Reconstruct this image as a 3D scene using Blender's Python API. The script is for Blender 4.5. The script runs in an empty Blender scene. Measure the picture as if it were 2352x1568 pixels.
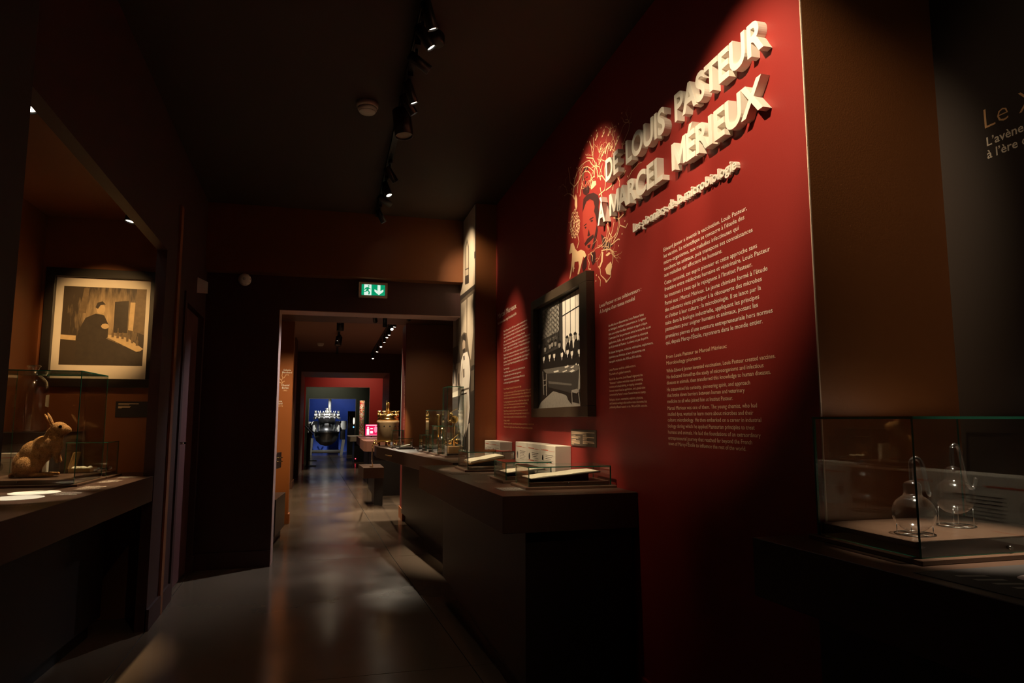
import bpy, bmesh, math, random
from mathutils import Vector, Matrix
R = math.radians
scene = bpy.context.scene
COL = scene.collection

# ------------------------------------------------------------------ camera, world, exposure
cam_d = bpy.data.cameras.new('camera'); cam = bpy.data.objects.new('camera', cam_d); COL.objects.link(cam)
cam_d.sensor_width = 36.0; cam_d.lens = 1560 / 2352 * 36; cam_d.clip_start = .02; cam_d.clip_end = 100
cam.location = (0, 0, 1.2); cam.rotation_euler = (R(96.546), 0, R(-14.838))
scene.camera = cam
world = bpy.data.worlds.new('world'); scene.world = world; world.use_nodes = True
world.node_tree.nodes['Background'].inputs[0].default_value = (.02, .016, .013, 1)
world.node_tree.nodes['Background'].inputs[1].default_value = .03
vs = scene.view_settings
vs.view_transform = 'Standard'; vs.look = 'None'; vs.gamma = 1; vs.exposure = 0.0; vs.use_curve_mapping = False
WARM = (1, .77, .50); HOT = (1, .84, .62); AMBER = (1, .57, .22); COOL = (.92, .95, 1)
scene.cycles.transparent_max_bounces = 64
PW = 2.3                                            # overall lamp power

# ------------------------------------------------------------------ materials
MATS = {}
def mat(name, col, rough=.6, metal=0., emit=0., noise=0., nscale=8., bump=0., bscale=60., spec=.5, coat=0., coords='Object'):
    if name in MATS: return MATS[name]
    m = bpy.data.materials.new(name); m.use_nodes = True; MATS[name] = m
    nt = m.node_tree; b = nt.nodes['Principled BSDF']
    b.inputs['Base Color'].default_value = (*col, 1); b.inputs['Roughness'].default_value = rough
    b.inputs['Metallic'].default_value = metal; b.inputs['Specular IOR Level'].default_value = spec
    b.inputs['Coat Weight'].default_value = coat
    if emit:
        b.inputs['Emission Color'].default_value = (*col, 1); b.inputs['Emission Strength'].default_value = emit
    if noise or bump:
        tc = nt.nodes.new('ShaderNodeTexCoord')
    if noise:
        n = nt.nodes.new('ShaderNodeTexNoise'); n.inputs['Scale'].default_value = nscale; n.inputs['Detail'].default_value = 5
        nt.links.new(tc.outputs[coords], n.inputs['Vector'])
        mx = nt.nodes.new('ShaderNodeMix'); mx.data_type = 'RGBA'
        mx.inputs[6].default_value = (*[max(0, c * (1 - noise)) for c in col], 1)
        mx.inputs[7].default_value = (*[min(1, c * (1 + noise)) for c in col], 1)
        nt.links.new(n.outputs['Fac'], mx.inputs[0]); nt.links.new(mx.outputs[2], b.inputs['Base Color'])
    if bump:
        n2 = nt.nodes.new('ShaderNodeTexNoise'); n2.inputs['Scale'].default_value = bscale; n2.inputs['Detail'].default_value = 3
        nt.links.new(tc.outputs[coords], n2.inputs['Vector'])
        bp = nt.nodes.new('ShaderNodeBump'); bp.inputs['Strength'].default_value = bump; bp.inputs['Distance'].default_value = .01
        nt.links.new(n2.outputs['Fac'], bp.inputs['Height']); nt.links.new(bp.outputs['Normal'], b.inputs['Normal'])
    return m

def glass_mat(name, tint=(1, 1, 1), base=.04, rough=.0, gain=.96):
    if name in MATS: return MATS[name]
    m = bpy.data.materials.new(name); m.use_nodes = True; MATS[name] = m
    nt = m.node_tree; nt.nodes.remove(nt.nodes['Principled BSDF']); out = nt.nodes['Material Output']
    lw = nt.nodes.new('ShaderNodeLayerWeight'); lw.inputs['Blend'].default_value = .5
    pw = nt.nodes.new('ShaderNodeMath'); pw.operation = 'POWER'; pw.inputs[1].default_value = 4.0
    ma = nt.nodes.new('ShaderNodeMath'); ma.operation = 'MULTIPLY_ADD'; ma.inputs[1].default_value = gain; ma.inputs[2].default_value = base
    nt.links.new(lw.outputs['Facing'], pw.inputs[0]); nt.links.new(pw.outputs[0], ma.inputs[0])
    tr = nt.nodes.new('ShaderNodeBsdfTransparent'); tr.inputs[0].default_value = (*tint, 1)
    gl = nt.nodes.new('ShaderNodeBsdfGlossy'); gl.inputs['Roughness'].default_value = rough; gl.inputs['Color'].default_value = (1, 1, 1, 1)
    mx = nt.nodes.new('ShaderNodeMixShader')
    nt.links.new(ma.outputs[0], mx.inputs[0]); nt.links.new(tr.outputs[0], mx.inputs[1]); nt.links.new(gl.outputs[0], mx.inputs[2])
    nt.links.new(mx.outputs[0], out.inputs['Surface'])
    return m

RED = mat('red wall paint', (.27, .019, .014), .55, noise=.06, nscale=3, bump=.04, bscale=220)
BROWN = mat('orange brown wall paint', (.26, .085, .022), .55, noise=.06, nscale=3, bump=.04, bscale=220)
MAROON = mat('dark maroon wall paint', (.055, .018, .015), .5, noise=.08, nscale=3, bump=.04, bscale=220)
CHOC = mat('dark brown wall paint', (.12, .05, .026), .5, noise=.06, nscale=3, bump=.04, bscale=220)
ORANGE = mat('orange pillar paint', (.42, .12, .02), .5, noise=.05, nscale=4, bump=.03, bscale=220)
CEIL = mat('dark brown ceiling paint', (.052, .032, .021), .7, noise=.08, nscale=2)
BLACKW = mat('black wall colour', (.03, .026, .024), .7, noise=.1, nscale=3)
MAUVE = mat('mauve brown reveal paint', (.48, .29, .24), .5, noise=.06, nscale=4)
REDFAR = mat('bright red wall paint', (.42, .015, .012), .6, noise=.05, nscale=2)
GREENW = mat('dark green wall paint', (.05, .065, .045), .6, noise=.08, nscale=2)
BENCH = mat('brown bench laminate', (.075, .041, .027), .33, noise=.08, nscale=12, bump=.02, bscale=300)
BENCHD = mat('dark bench body laminate', (.022, .014, .011), .4, noise=.1, nscale=10)
WOODD = mat('dark stained case base', (.10, .055, .035), .3, noise=.25, nscale=30)
BLACK = mat('black metal', (.012, .012, .013), .4)
FRAMEM = mat('dark brown frame wood', (.062, .042, .026), .4, noise=.15, nscale=25)
CREAM = mat('cream letter paint', (.86, .80, .70), .5, bump=.03, bscale=200)
PRINT = mat('cream vinyl print', (.94, .68, .44), .6)
PRINTP = mat('pale vinyl print', (.95, .85, .70), .6)
PRINTO = mat('ochre vinyl print', (.85, .50, .24), .6)
WHITE = mat('white plastic', (.75, .72, .66), .45)
CARD = mat('cream card', (.72, .66, .55), .6, noise=.04, nscale=20)
PAPER = mat('old paper', (.86, .78, .60), .7, noise=.10, nscale=30)
LEATHER = mat('book leather', (.30, .15, .05), .5, noise=.2, nscale=40)
BRASS = mat('brass', (.85, .58, .22), .22, 1.0)
BRONZE = mat('aged bronze', (.55, .38, .20), .38, 1.0, noise=.25, nscale=30)
CHROME = mat('chrome', (.85, .86, .88), .08, 1.0)
STEEL = mat('brushed steel', (.55, .55, .55), .25, 1.0, noise=.08, nscale=20)
STEELD = mat('dark steel', (.22, .21, .19), .25, 1.0)
GREYP = mat('grey machine paint', (.42, .43, .42), .4)
PLAQUE = mat('dark taupe plaque', (.11, .075, .052), .6)
PLAQUEK = mat('black plaque', (.028, .022, .02), .6)
PANE = glass_mat('clear pane glass', (.955, .965, .96), .04, .004)
THIN = glass_mat('thin blown glass', (.97, .97, .97), .09, .10, gain=1.6)
EDGE = mat('green glass edge', (.02, .135, .085), .15, spec=.8)
INK = mat('black ink', (.03, .028, .026), .7)
INKR = mat('red ink', (.62, .10, .05), .7)
INKG = mat('grey ink', (.25, .23, .21), .7)

# ------------------------------------------------------------------ geometry helpers
def link(o, parent=None):
    COL.objects.link(o)
    if parent is not None: o.parent = parent
    return o
def tag(o, label=None, cat=None, group=None, kind=None):
    if label: o['label'] = label
    if cat: o['category'] = cat
    if group: o['group'] = group
    if kind: o['kind'] = kind
    return o
def thing(name, label, cat, loc=(0, 0, 0), group=None):
    o = bpy.data.objects.new(name, None); link(o); o.location = loc; o.empty_display_size = .05
    return tag(o, label, cat, group)
class MB:
    """collects faces in world coordinates; build() makes ONE mesh object"""
    def __init__(s): s.v = []; s.f = []; s.m = []; s.s = []
    def add(s, vs_, fs, mi=0, smooth=False):
        b = len(s.v); s.v += [tuple(v) for v in vs_]
        for f in fs: s.f.append([b + i for i in f]); s.m.append(mi); s.s.append(smooth)
        return s
    def box(s, x0, x1, y0, y1, z0, z1, mi=0, mis=None):
        if x0 > x1: x0, x1 = x1, x0
        if y0 > y1: y0, y1 = y1, y0
        if z0 > z1: z0, z1 = z1, z0
        v = [(x0,y0,z0),(x1,y0,z0),(x1,y1,z0),(x0,y1,z0),(x0,y0,z1),(x1,y0,z1),(x1,y1,z1),(x0,y1,z1)]
        return s.hexa(v, mi, mis)
    def hexa(s, v, mi=0, mis=None):
        F = [(0,3,2,1),(4,5,6,7),(0,1,5,4),(1,2,6,5),(2,3,7,6),(3,0,4,7)]
        b = len(s.v); s.v += [tuple(p) for p in v]
        for k, f in enumerate(F):
            s.f.append([b + i for i in f]); s.m.append(mis[k] if mis else mi); s.s.append(False)
        return s
    def prism(s, poly, z0, z1, mi=0):
        n = len(poly)
        area = sum(poly[i][0]*poly[(i+1)%n][1]-poly[(i+1)%n][0]*poly[i][1] for i in range(n))
        if area < 0: poly = poly[::-1]
        v = [(x, y, z0) for x, y in poly] + [(x, y, z1) for x, y in poly]
        f = [tuple(range(n))[::-1], tuple(range(n, 2*n))] + [(i, (i+1)%n, n+(i+1)%n, n+i) for i in range(n)]
        return s.add(v, f, mi)
    def obox(s, c, ax, ay, az, hx, hy, hz, mi=0):
        c = Vector(c); ax, ay, az = Vector(ax).normalized()*hx, Vector(ay).normalized()*hy, Vector(az).normalized()*hz
        v = [c-ax-ay-az, c+ax-ay-az, c+ax+ay-az, c-ax+ay-az, c-ax-ay+az, c+ax-ay+az, c+ax+ay+az, c-ax+ay+az]
        return s.hexa(v, mi)
    def lathe(s, prof, c=(0,0,0), axis=(0,0,1), seg=24, mi=0, cap=True, smooth=True, sy=1.0):
        az = Vector(axis).normalized(); t = Vector((1,0,0)) if abs(az.x) < .9 else Vector((0,1,0))
        ax = (t - az*t.dot(az)).normalized(); ay = az.cross(ax); c = Vector(c)
        v = []; f = []
        for r, h in prof:
            for k in range(seg):
                a = 2*math.pi*k/seg
                v.append(c + az*h + ax*(r*math.cos(a)) + ay*(r*sy*math.sin(a)))
        for i in range(len(prof)-1):
            for k in range(seg):
                k2 = (k+1) % seg; f.append((i*seg+k, i*seg+k2, (i+1)*seg+k2, (i+1)*seg+k))
        s.add(v, f, mi, smooth)
        if cap:
            b = len(s.v)-len(v)
            if prof[0][0] > 1e-5: s.f.append([b+k for k in range(seg)][::-1]); s.m.append(mi); s.s.append(False)
            if prof[-1][0] > 1e-5: s.f.append([b+(len(prof)-1)*seg+k for k in range(seg)]); s.m.append(mi); s.s.append(False)
        return s
    def cyl(s, p, q, r, seg=12, mi=0, r2=None, smooth=True):
        p, q = Vector(p), Vector(q); d = q-p
        return s.lathe([(r, 0), (r if r2 is None else r2, d.length)], p, d, seg, mi, True, smooth)
    def tube(s, pts, r, seg=8, mi=0, rs=None, closed=False):
        pts = [Vector(p) for p in pts]; n = len(pts); v = []; f = []
        up = None
        for i, p in enumerate(pts):
            a = pts[max(i-1,0)] if not closed else pts[i-1]; b = pts[min(i+1,n-1)] if not closed else pts[(i+1)%n]
            t = (b-a).normalized()
            if up is None: up = (Vector((0,0,1)) if abs(t.z) < .9 else Vector((1,0,0)))
            u = (up - t*up.dot(t)).normalized(); w = t.cross(u); up = u
            rr = rs[i] if rs else r
            for k in range(seg):
                an = 2*math.pi*k/seg; v.append(p + u*(rr*math.cos(an)) + w*(rr*math.sin(an)))
        m = n if closed else n-1
        for i in range(m):
            for k in range(seg):
                k2 = (k+1)%seg; j = (i+1)%n; f.append((i*seg+k, i*seg+k2, j*seg+k2, j*seg+k))
        s.add(v, f, mi, True)
        if not closed:
            b = len(s.v)-len(v)
            s.f.append([b+k for k in range(seg)][::-1]); s.f.append([b+(n-1)*seg+k for k in range(seg)]); s.m += [mi, mi]; s.s += [False, False]
        return s
    def ball(s, c, rx, ry=None, rz=None, seg=16, rings=10, mi=0, rot=None):
        ry = ry or rx; rz = rz or rx; c = Vector(c); v = []; f = []
        for i in range(rings+1):
            th = math.pi*i/rings
            for k in range(seg):
                a = 2*math.pi*k/seg
                p = Vector((rx*math.sin(th)*math.cos(a), ry*math.sin(th)*math.sin(a), rz*math.cos(th)))
                if rot: p = rot @ p
                v.append(c+p)
        for i in range(rings):
            for k in range(seg):
                k2 = (k+1)%seg; f.append((i*seg+k, (i+1)*seg+k, (i+1)*seg+k2, i*seg+k2))
        return s.add(v, f, mi, True)
    def build(s, name, mats, parent=None):
        me = bpy.data.meshes.new(name); o = bpy.data.objects.new(name, me)
        off = Vector((0,0,0))
        if parent is not None:
            p = parent
            while p is not None: off += Vector(p.location); p = p.parent
        me.from_pydata([tuple(Vector(v)-off) for v in s.v], [], s.f)
        for m in (mats if isinstance(mats, (list, tuple)) else [mats]): me.materials.append(m)
        me.polygons.foreach_set('material_index', s.m); me.polygons.foreach_set('use_smooth', s.s)
        me.update(); me.validate()
        return link(o, parent)
def struct(o, label, cat='wall'): return tag(o, label, cat, kind='structure')
def bevel(o, w=.003, seg=2):
    md = o.modifiers.new('bevel', 'BEVEL'); md.width = w; md.segments = seg; md.limit_method = 'ANGLE'; md.angle_limit = R(50)
    return o

# ------------------------------------------------------------------ text and flat print helpers
_tc = {}
M_OUT = [(0,0),(0,.73),(.17,.73),(.39,.27),(.61,.73),(.78,.73),(.78,0),(.62,0),(.62,.44),(.45,.07),(.33,.07),(.16,.44),(.16,0)]
def glyphs(body, bold=0., depth=0., res=2):
    key = (body, bold, depth, res)
    if body == 'M' and bold > .012 and depth:
        n = len(M_OUT); v = [(x+.06, y, -depth) for x, y in M_OUT]+[(x+.06, y, depth) for x, y in M_OUT]
        return v, [tuple(range(n)), tuple(range(2*n-1, n-1, -1))]+[(i, n+i, n+(i+1)%n, (i+1)%n) for i in range(n)]
    if key in _tc: return _tc[key]
    cu = bpy.data.curves.new('t', 'FONT'); cu.body = body; cu.size = 1; cu.resolution_u = res; cu.offset = bold; cu.extrude = depth
    ob = bpy.data.objects.new('t', cu); me = ob.to_mesh()
    v = [tuple(x.co) for x in me.vertices]; f = [tuple(p.vertices) for p in me.polygons]
    ob.to_mesh_clear(); bpy.data.objects.remove(ob); bpy.data.curves.remove(cu)
    _tc[key] = (v, f); return v, f
def text_into(mb, body, org, ax, ay, size, width=None, bold=0., depth=0., mi=0, x0=0., lift=0.):
    v, f = glyphs(body, bold, depth/size if depth else 0)
    if not v: return
    ax, ay = Vector(ax), Vector(ay); nz = ax.cross(ay); org = Vector(org)
    xs = [p[0] for p in v]; lo, hi = min(xs), max(xs)
    sx = size if width is None else width/(hi-lo)
    if width is not None: x0 = -lo*sx
    mb.add([org + ax*(p[0]*sx+x0) + ay*(p[1]*size) + nz*(p[2]*size+lift) for p in v], f, mi)
def stroke(mb, pts, w, frame, mi=0, taper=False):
    """flat polyline in a plane; frame(u,v) -> world"""
    n = len(pts); L = []; Q = []
    for i, (x, y) in enumerate(pts):
        a = pts[max(i-1,0)]; b = pts[min(i+1,n-1)]
        dx, dy = b[0]-a[0], b[1]-a[1]; d = math.hypot(dx, dy) or 1
        ww = w*(1-.75*i/(n-1)) if taper else w
        L.append(frame(x-dy/d*ww/2, y+dx/d*ww/2)); Q.append(frame(x+dy/d*ww/2, y-dx/d*ww/2))
    mb.add(L+Q, [(i, i+1, n+i+1, n+i) for i in range(n-1)], mi)
def poly(mb, pts, frame, mi=0):
    mb.add([frame(*p) for p in pts], [tuple(range(len(pts)))], mi)
def disc(mb, c, rx, ry, frame, mi=0, seg=10):
    poly(mb, [(c[0]+rx*math.cos(2*math.pi*k/seg), c[1]+ry*math.sin(2*math.pi*k/seg)) for k in range(seg)], frame, mi)
# ---- flat print outlines (wall coordinates: distance along the wall, height)
WALL_FILL = [('dark',[(3.394,2.501),(3.393,2.543),(3.354,2.565),(3.316,2.559),(3.295,2.529),(3.335,2.549),(3.364,2.54),(3.379,2.503)]),('dark',[(3.392,2.461),(3.367,2.463),(3.339,2.446),(3.311,2.451),(3.284,2.428),(3.294,2.404),(3.34,2.404),(3.378,2.425)]),('dark',[(3.379,2.508),(3.345,2.502),(3.345,2.498),(3.379,2.503)]),('dark',[(3.333,2.504),(3.307,2.499),(3.308,2.494),(3.333,2.5)]),('dark',[(3.353,2.487),(3.338,2.488),(3.338,2.464),(3.357,2.473)]),('lite',[(3.39,2.337),(3.361,2.349),(3.332,2.368),(3.233,2.343),(3.214,2.29),(3.195,2.198),(3.223,2.139),(3.26,2.102),(3.314,2.092),(3.351,2.111),(3.377,2.166),(3.399,2.241)]),('dark',[(3.394,2.324),(3.389,2.358),(3.378,2.397),(3.322,2.403),(3.232,2.384),(3.172,2.351),(3.157,2.319),(3.166,2.282),(3.16,2.234),(3.187,2.196),(3.202,2.246),(3.227,2.281),(3.214,2.304),(3.234,2.34),(3.286,2.367),(3.332,2.368),(3.361,2.349)]),('dark',[(3.38,2.248),(3.335,2.248),(3.333,2.242),(3.376,2.241)]),('dark',[(3.294,2.259),(3.237,2.255),(3.233,2.248),(3.291,2.25)]),('dark',[(3.369,2.234),(3.346,2.234),(3.335,2.224),(3.354,2.222)]),('dark',[(3.283,2.246),(3.258,2.246),(3.239,2.235),(3.262,2.232)]),('dark',[(3.326,2.176),(3.303,2.208),(3.293,2.183),(3.283,2.17),(3.304,2.167)]),('dark',[(3.372,2.144),(3.327,2.161),(3.285,2.162),(3.24,2.162),(3.23,2.144),(3.273,2.137),(3.322,2.132),(3.354,2.127)]),('dark',[(3.332,2.125),(3.277,2.12),(3.292,2.099),(3.321,2.109)]),('dark',[(3.241,2.13),(3.19,2.197),(3.179,2.167),(3.207,2.122),(3.234,2.089),(3.27,2.084)]),('dark',[(3.414,2.022),(3.39,2.058),(3.342,2.074),(3.343,2.013),(3.392,1.993)]),('dark',[(3.139,2.136),(3.098,2.113),(3.082,2.081),(3.014,2.059),(2.99,2.04),(3.038,2.034),(3.109,2.047),(3.124,2.094)]),('dark',[(3.279,2.079),(3.244,2.064),(3.218,2.065),(3.214,2.011),(3.255,2.0),(3.284,2.034)]),('cream',[(3.589,2.199),(3.544,2.194),(3.514,2.151),(3.475,2.127),(3.426,2.126),(3.37,2.102),(3.343,2.071),(3.362,2.058),(3.389,2.079),(3.409,2.055),(3.429,2.032),(3.459,1.997),(3.485,1.999),(3.458,2.039),(3.467,2.069),(3.527,2.079),(3.538,2.049),(3.549,2.023),(3.559,2.032),(3.564,2.062),(3.58,2.029),(3.602,2.001),(3.616,2.0),(3.59,2.053),(3.571,2.107),(3.566,2.142),(3.591,2.144),(3.612,2.142),(3.618,2.155),(3.597,2.175)]),('cream',[(3.495,2.463),(3.475,2.428),(3.473,2.384),(3.493,2.369),(3.517,2.405),(3.512,2.44)]),('cream',[(3.065,1.958),(3.018,1.966),(3.003,1.938),(3.028,1.9),(3.074,1.916),(3.089,1.944)]),('cream',[(3.17,1.972),(3.141,1.994),(3.129,2.04),(3.11,2.035),(3.12,1.99),(3.152,1.965)]),('cream',[(3.082,2.013),(3.039,2.018),(3.016,2.006),(3.063,2.002)]),('cream',[(3.099,1.896),(3.065,1.873),(3.084,1.873)]),('cream',[(3.27,2.424),(3.247,2.45),(3.195,2.435),(3.192,2.414),(3.231,2.41),(3.263,2.411)])]
WALL_LINE = [[(3.134,2.048),(3.077,2.04),(3.015,2.025),(2.986,1.996),(2.995,1.961),(3.019,1.929),(3.021,1.892),(3.068,1.877),(3.099,1.896),(3.147,1.925),(3.154,1.958),(3.178,1.977)],[(3.221,2.68),(3.214,2.622),(3.238,2.598),(3.225,2.565),(3.2,2.535),(3.207,2.497),(3.22,2.461)],[(3.275,2.682),(3.249,2.64),(3.242,2.599),(3.229,2.57),(3.324,2.61)],[(3.108,2.487),(3.099,2.497),(3.126,2.467),(3.152,2.45),(3.128,2.415)],[(3.615,2.661),(3.595,2.608),(3.585,2.56),(3.524,2.517),(3.512,2.55),(3.467,2.581)],[(3.524,2.517),(3.493,2.514),(3.432,2.529)],[(3.524,2.517),(3.535,2.469),(3.506,2.43)],[(2.909,2.388),(2.925,2.363),(2.894,2.327),(2.901,2.305)],[(2.925,2.363),(3.002,2.339),(3.065,2.341)],[(2.824,2.357),(2.846,2.347),(2.893,2.345)],[(3.04,2.186),(3.049,2.157),(3.03,2.113),(3.068,2.073)],[(3.03,2.113),(2.997,2.08),(3.014,2.047),(2.924,2.054),(2.907,2.047)],[(2.978,2.174),(2.912,2.149),(2.903,2.116),(2.937,2.076),(2.983,2.057)],[(2.815,2.1),(2.837,2.085),(2.871,2.101),(2.903,2.116)],[(2.819,2.175),(2.84,2.158),(2.912,2.149)],[(3.183,2.529),(3.176,2.472),(3.16,2.446),(3.11,2.432),(3.063,2.386),(3.001,2.371)],[(3.063,2.386),(3.081,2.347),(3.156,2.345)],[(3.001,2.371),(2.971,2.335),(2.98,2.313)],[(3.211,2.471),(3.265,2.463),(3.284,2.428)],[(3.472,2.219),(3.454,2.178),(3.484,2.147)],[(3.315,2.075),(3.325,2.05),(3.302,2.024),(3.314,1.993),(3.282,1.985)],[(3.279,2.069),(3.253,2.047),(3.263,2.022)],[(3.385,2.491),(3.415,2.458),(3.432,2.428)],[(3.137,2.379),(3.127,2.349),(3.115,2.325)],[(3.157,1.869),(3.151,1.9),(3.18,1.925)]]
WALL_DIM = [[(3.919,2.611),(3.869,2.626),(3.808,2.653),(3.749,2.664),(3.681,2.651),(3.627,2.62),(3.622,2.573),(3.662,2.541),(3.652,2.485),(3.6,2.438),(3.569,2.384),(3.622,2.404)],[(3.694,2.575),(3.729,2.563),(3.703,2.494),(3.72,2.461),(3.812,2.474),(3.849,2.437),(3.886,2.401),(3.9,2.357),(3.975,2.345),(4.052,2.382),(4.077,2.422)],[(3.639,2.564),(3.619,2.497),(3.588,2.457),(3.621,2.43),(3.71,2.419),(3.755,2.448),(3.801,2.478),(3.814,2.419),(3.875,2.358)],[(4.386,2.882),(4.266,2.857),(4.181,2.784),(4.07,2.804),(3.967,2.725)],[(4.174,2.339),(4.146,2.382),(4.052,2.374)]]
WALL_DOTS = [(3.247,2.703),(3.176,2.7),(3.114,2.689),(3.052,2.667),(2.994,2.638),(2.942,2.598),(2.896,2.55),(3.306,2.692),(3.369,2.674),(3.425,2.646),(3.478,2.609),(3.613,2.332),(3.609,2.266),(3.532,2.044),(2.86,2.5),(2.832,2.442),(2.812,2.382),(2.805,2.32),(2.846,2.119),(2.88,2.067),(2.921,2.02),(2.971,1.98),(3.215,1.909),(3.205,1.937),(3.576,2.647),(2.856,2.651),(2.895,2.614),(3.522,2.564),(3.559,2.513)]
WALL_NOTES = [(3.187,2.656),(3.099,2.637),(3.138,2.571),(3.103,2.538),(2.997,2.524),(3.144,2.509),(3.019,2.611),(2.933,2.529)]
WALL_BIGNOTE = [(3.07,2.532),(3.061,2.527),(3.047,2.549),(3.018,2.562),(3.022,2.538),(3.012,2.534),(3.005,2.565),(3.014,2.571),(3.053,2.563),(3.07,2.539)]
GRAPES = [(3.514,2.368),(3.549,2.36),(3.482,2.342),(3.564,2.339),(3.519,2.329),(3.463,2.313),(3.578,2.317),(3.53,2.3),(3.48,2.289),(3.45,2.288),(3.583,2.292),(3.541,2.274),(3.491,2.263),(3.453,2.26),(3.563,2.258),(3.522,2.243),(3.478,2.235),(3.553,2.237),(3.512,2.226),(3.53,2.292),(3.499,2.313),(3.573,2.275),(3.461,2.244)]
MURAL = [('cream',[(5.408,2.999),(5.967,2.997),(6.134,2.33),(5.374,2.311)]),('mid',[(5.836,2.402),(5.849,2.734),(5.772,2.789),(5.691,2.694),(5.687,2.388)]),('cream',[(5.804,2.411),(5.817,2.718),(5.77,2.753),(5.721,2.694),(5.718,2.406)]),('dark',[(5.857,2.531),(5.684,2.509),(5.684,2.5),(5.857,2.521)]),('dark',[(5.855,2.468),(5.682,2.447),(5.679,2.371),(5.851,2.389)]),('dark',[(5.452,2.59),(5.403,2.593),(5.401,2.534),(5.45,2.531)]),('dark',[(6.24,2.307),(6.134,2.33),(5.374,2.311),(5.373,2.275),(6.097,2.283)]),('mid',[(6.097,2.283),(5.373,2.275),(5.372,2.261),(6.079,2.262)]),('mid',[(6.097,2.275),(5.373,2.265),(5.368,1.644),(5.528,1.643),(5.642,1.754),(5.802,1.951),(6.021,1.93),(6.131,1.895)]),('cream',[(6.035,2.249),(5.774,2.248),(5.763,1.946),(5.899,1.97),(6.022,1.946)]),('cream',[(5.736,2.248),(5.484,2.245),(5.473,1.925),(5.566,1.689),(5.642,1.761),(5.739,1.928)]),('grey',[(6.515,2.174),(6.143,2.144),(6.113,1.893),(6.14,1.737),(6.49,1.732)]),('mid',[(6.304,2.128),(6.142,2.121),(6.125,1.783),(6.286,1.79)]),('dark',[(6.498,1.884),(6.147,1.881),(6.038,1.744),(6.07,1.715),(6.489,1.716)]),('grey',[(6.489,1.716),(6.395,1.741),(6.333,1.638),(6.256,1.73),(6.169,1.612),(6.103,1.686),(6.031,1.603),(6.025,1.463),(6.473,1.449)]),('dark',[(6.428,1.661),(6.372,1.666),(6.365,1.542),(6.421,1.529)]),('dark',[(6.28,1.667),(6.226,1.671),(6.217,1.503),(6.271,1.497)]),('dark',[(6.152,1.611),(6.1,1.623),(6.095,1.513),(6.146,1.5)]),('cream',[(6.473,1.452),(5.983,1.469),(6.023,1.417),(6.471,1.407)]),('dark',[(6.471,1.407),(6.023,1.417),(6.084,1.279),(6.113,1.171),(6.005,1.034),(5.935,0.931),(5.899,0.844),(6.437,0.813)]),('dark',[(5.528,1.643),(5.368,1.644),(5.346,0.876),(5.899,0.844),(5.843,1.039),(5.65,1.173),(5.589,1.301),(5.63,1.447),(5.577,1.588)]),('mid',[(5.548,1.601),(5.394,1.604),(5.389,1.437),(5.557,1.429)]),('skin',[(5.944,1.875),(5.937,1.921),(5.815,1.888),(5.804,1.814),(5.867,1.781),(5.933,1.82)]),('dark',[(5.951,1.868),(5.962,1.924),(5.922,1.95),(5.85,1.953),(5.801,1.928),(5.79,1.858),(5.823,1.885),(5.912,1.905)]),('dark',[(5.925,1.817),(5.876,1.822),(5.812,1.818),(5.858,1.774),(5.907,1.785)]),('white',[(6.032,1.619),(5.995,1.725),(5.891,1.78),(5.718,1.779),(5.625,1.708),(5.577,1.588),(5.617,1.475),(5.63,1.447),(5.589,1.301),(5.65,1.173),(5.766,1.052),(5.836,1.054),(5.935,0.939),(6.042,1.11),(6.114,1.186),(6.085,1.31),(5.983,1.454),(6.045,1.526)]),('dark',[(5.898,1.755),(5.842,1.757),(5.832,1.719),(5.88,1.715)]),('mid',[(5.901,1.64),(5.845,1.644),(5.834,1.568),(5.889,1.564)]),('mid',[(6.025,1.463),(5.631,1.468),(5.631,1.454),(6.016,1.444)]),('cream',[(5.982,1.615),(5.936,1.704),(5.916,1.626),(5.959,1.476)]),('cream',[(5.689,1.42),(5.655,1.303),(5.695,1.187),(5.707,1.304)]),('cream',[(5.843,1.411),(5.813,1.261),(5.847,1.113),(5.86,1.246)]),('white',[(5.635,1.159),(5.584,1.173),(5.574,0.891),(5.625,0.888)]),('dark',[(5.844,1.053),(5.768,1.099),(5.779,0.982),(5.917,0.888),(5.952,0.946)])]
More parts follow.
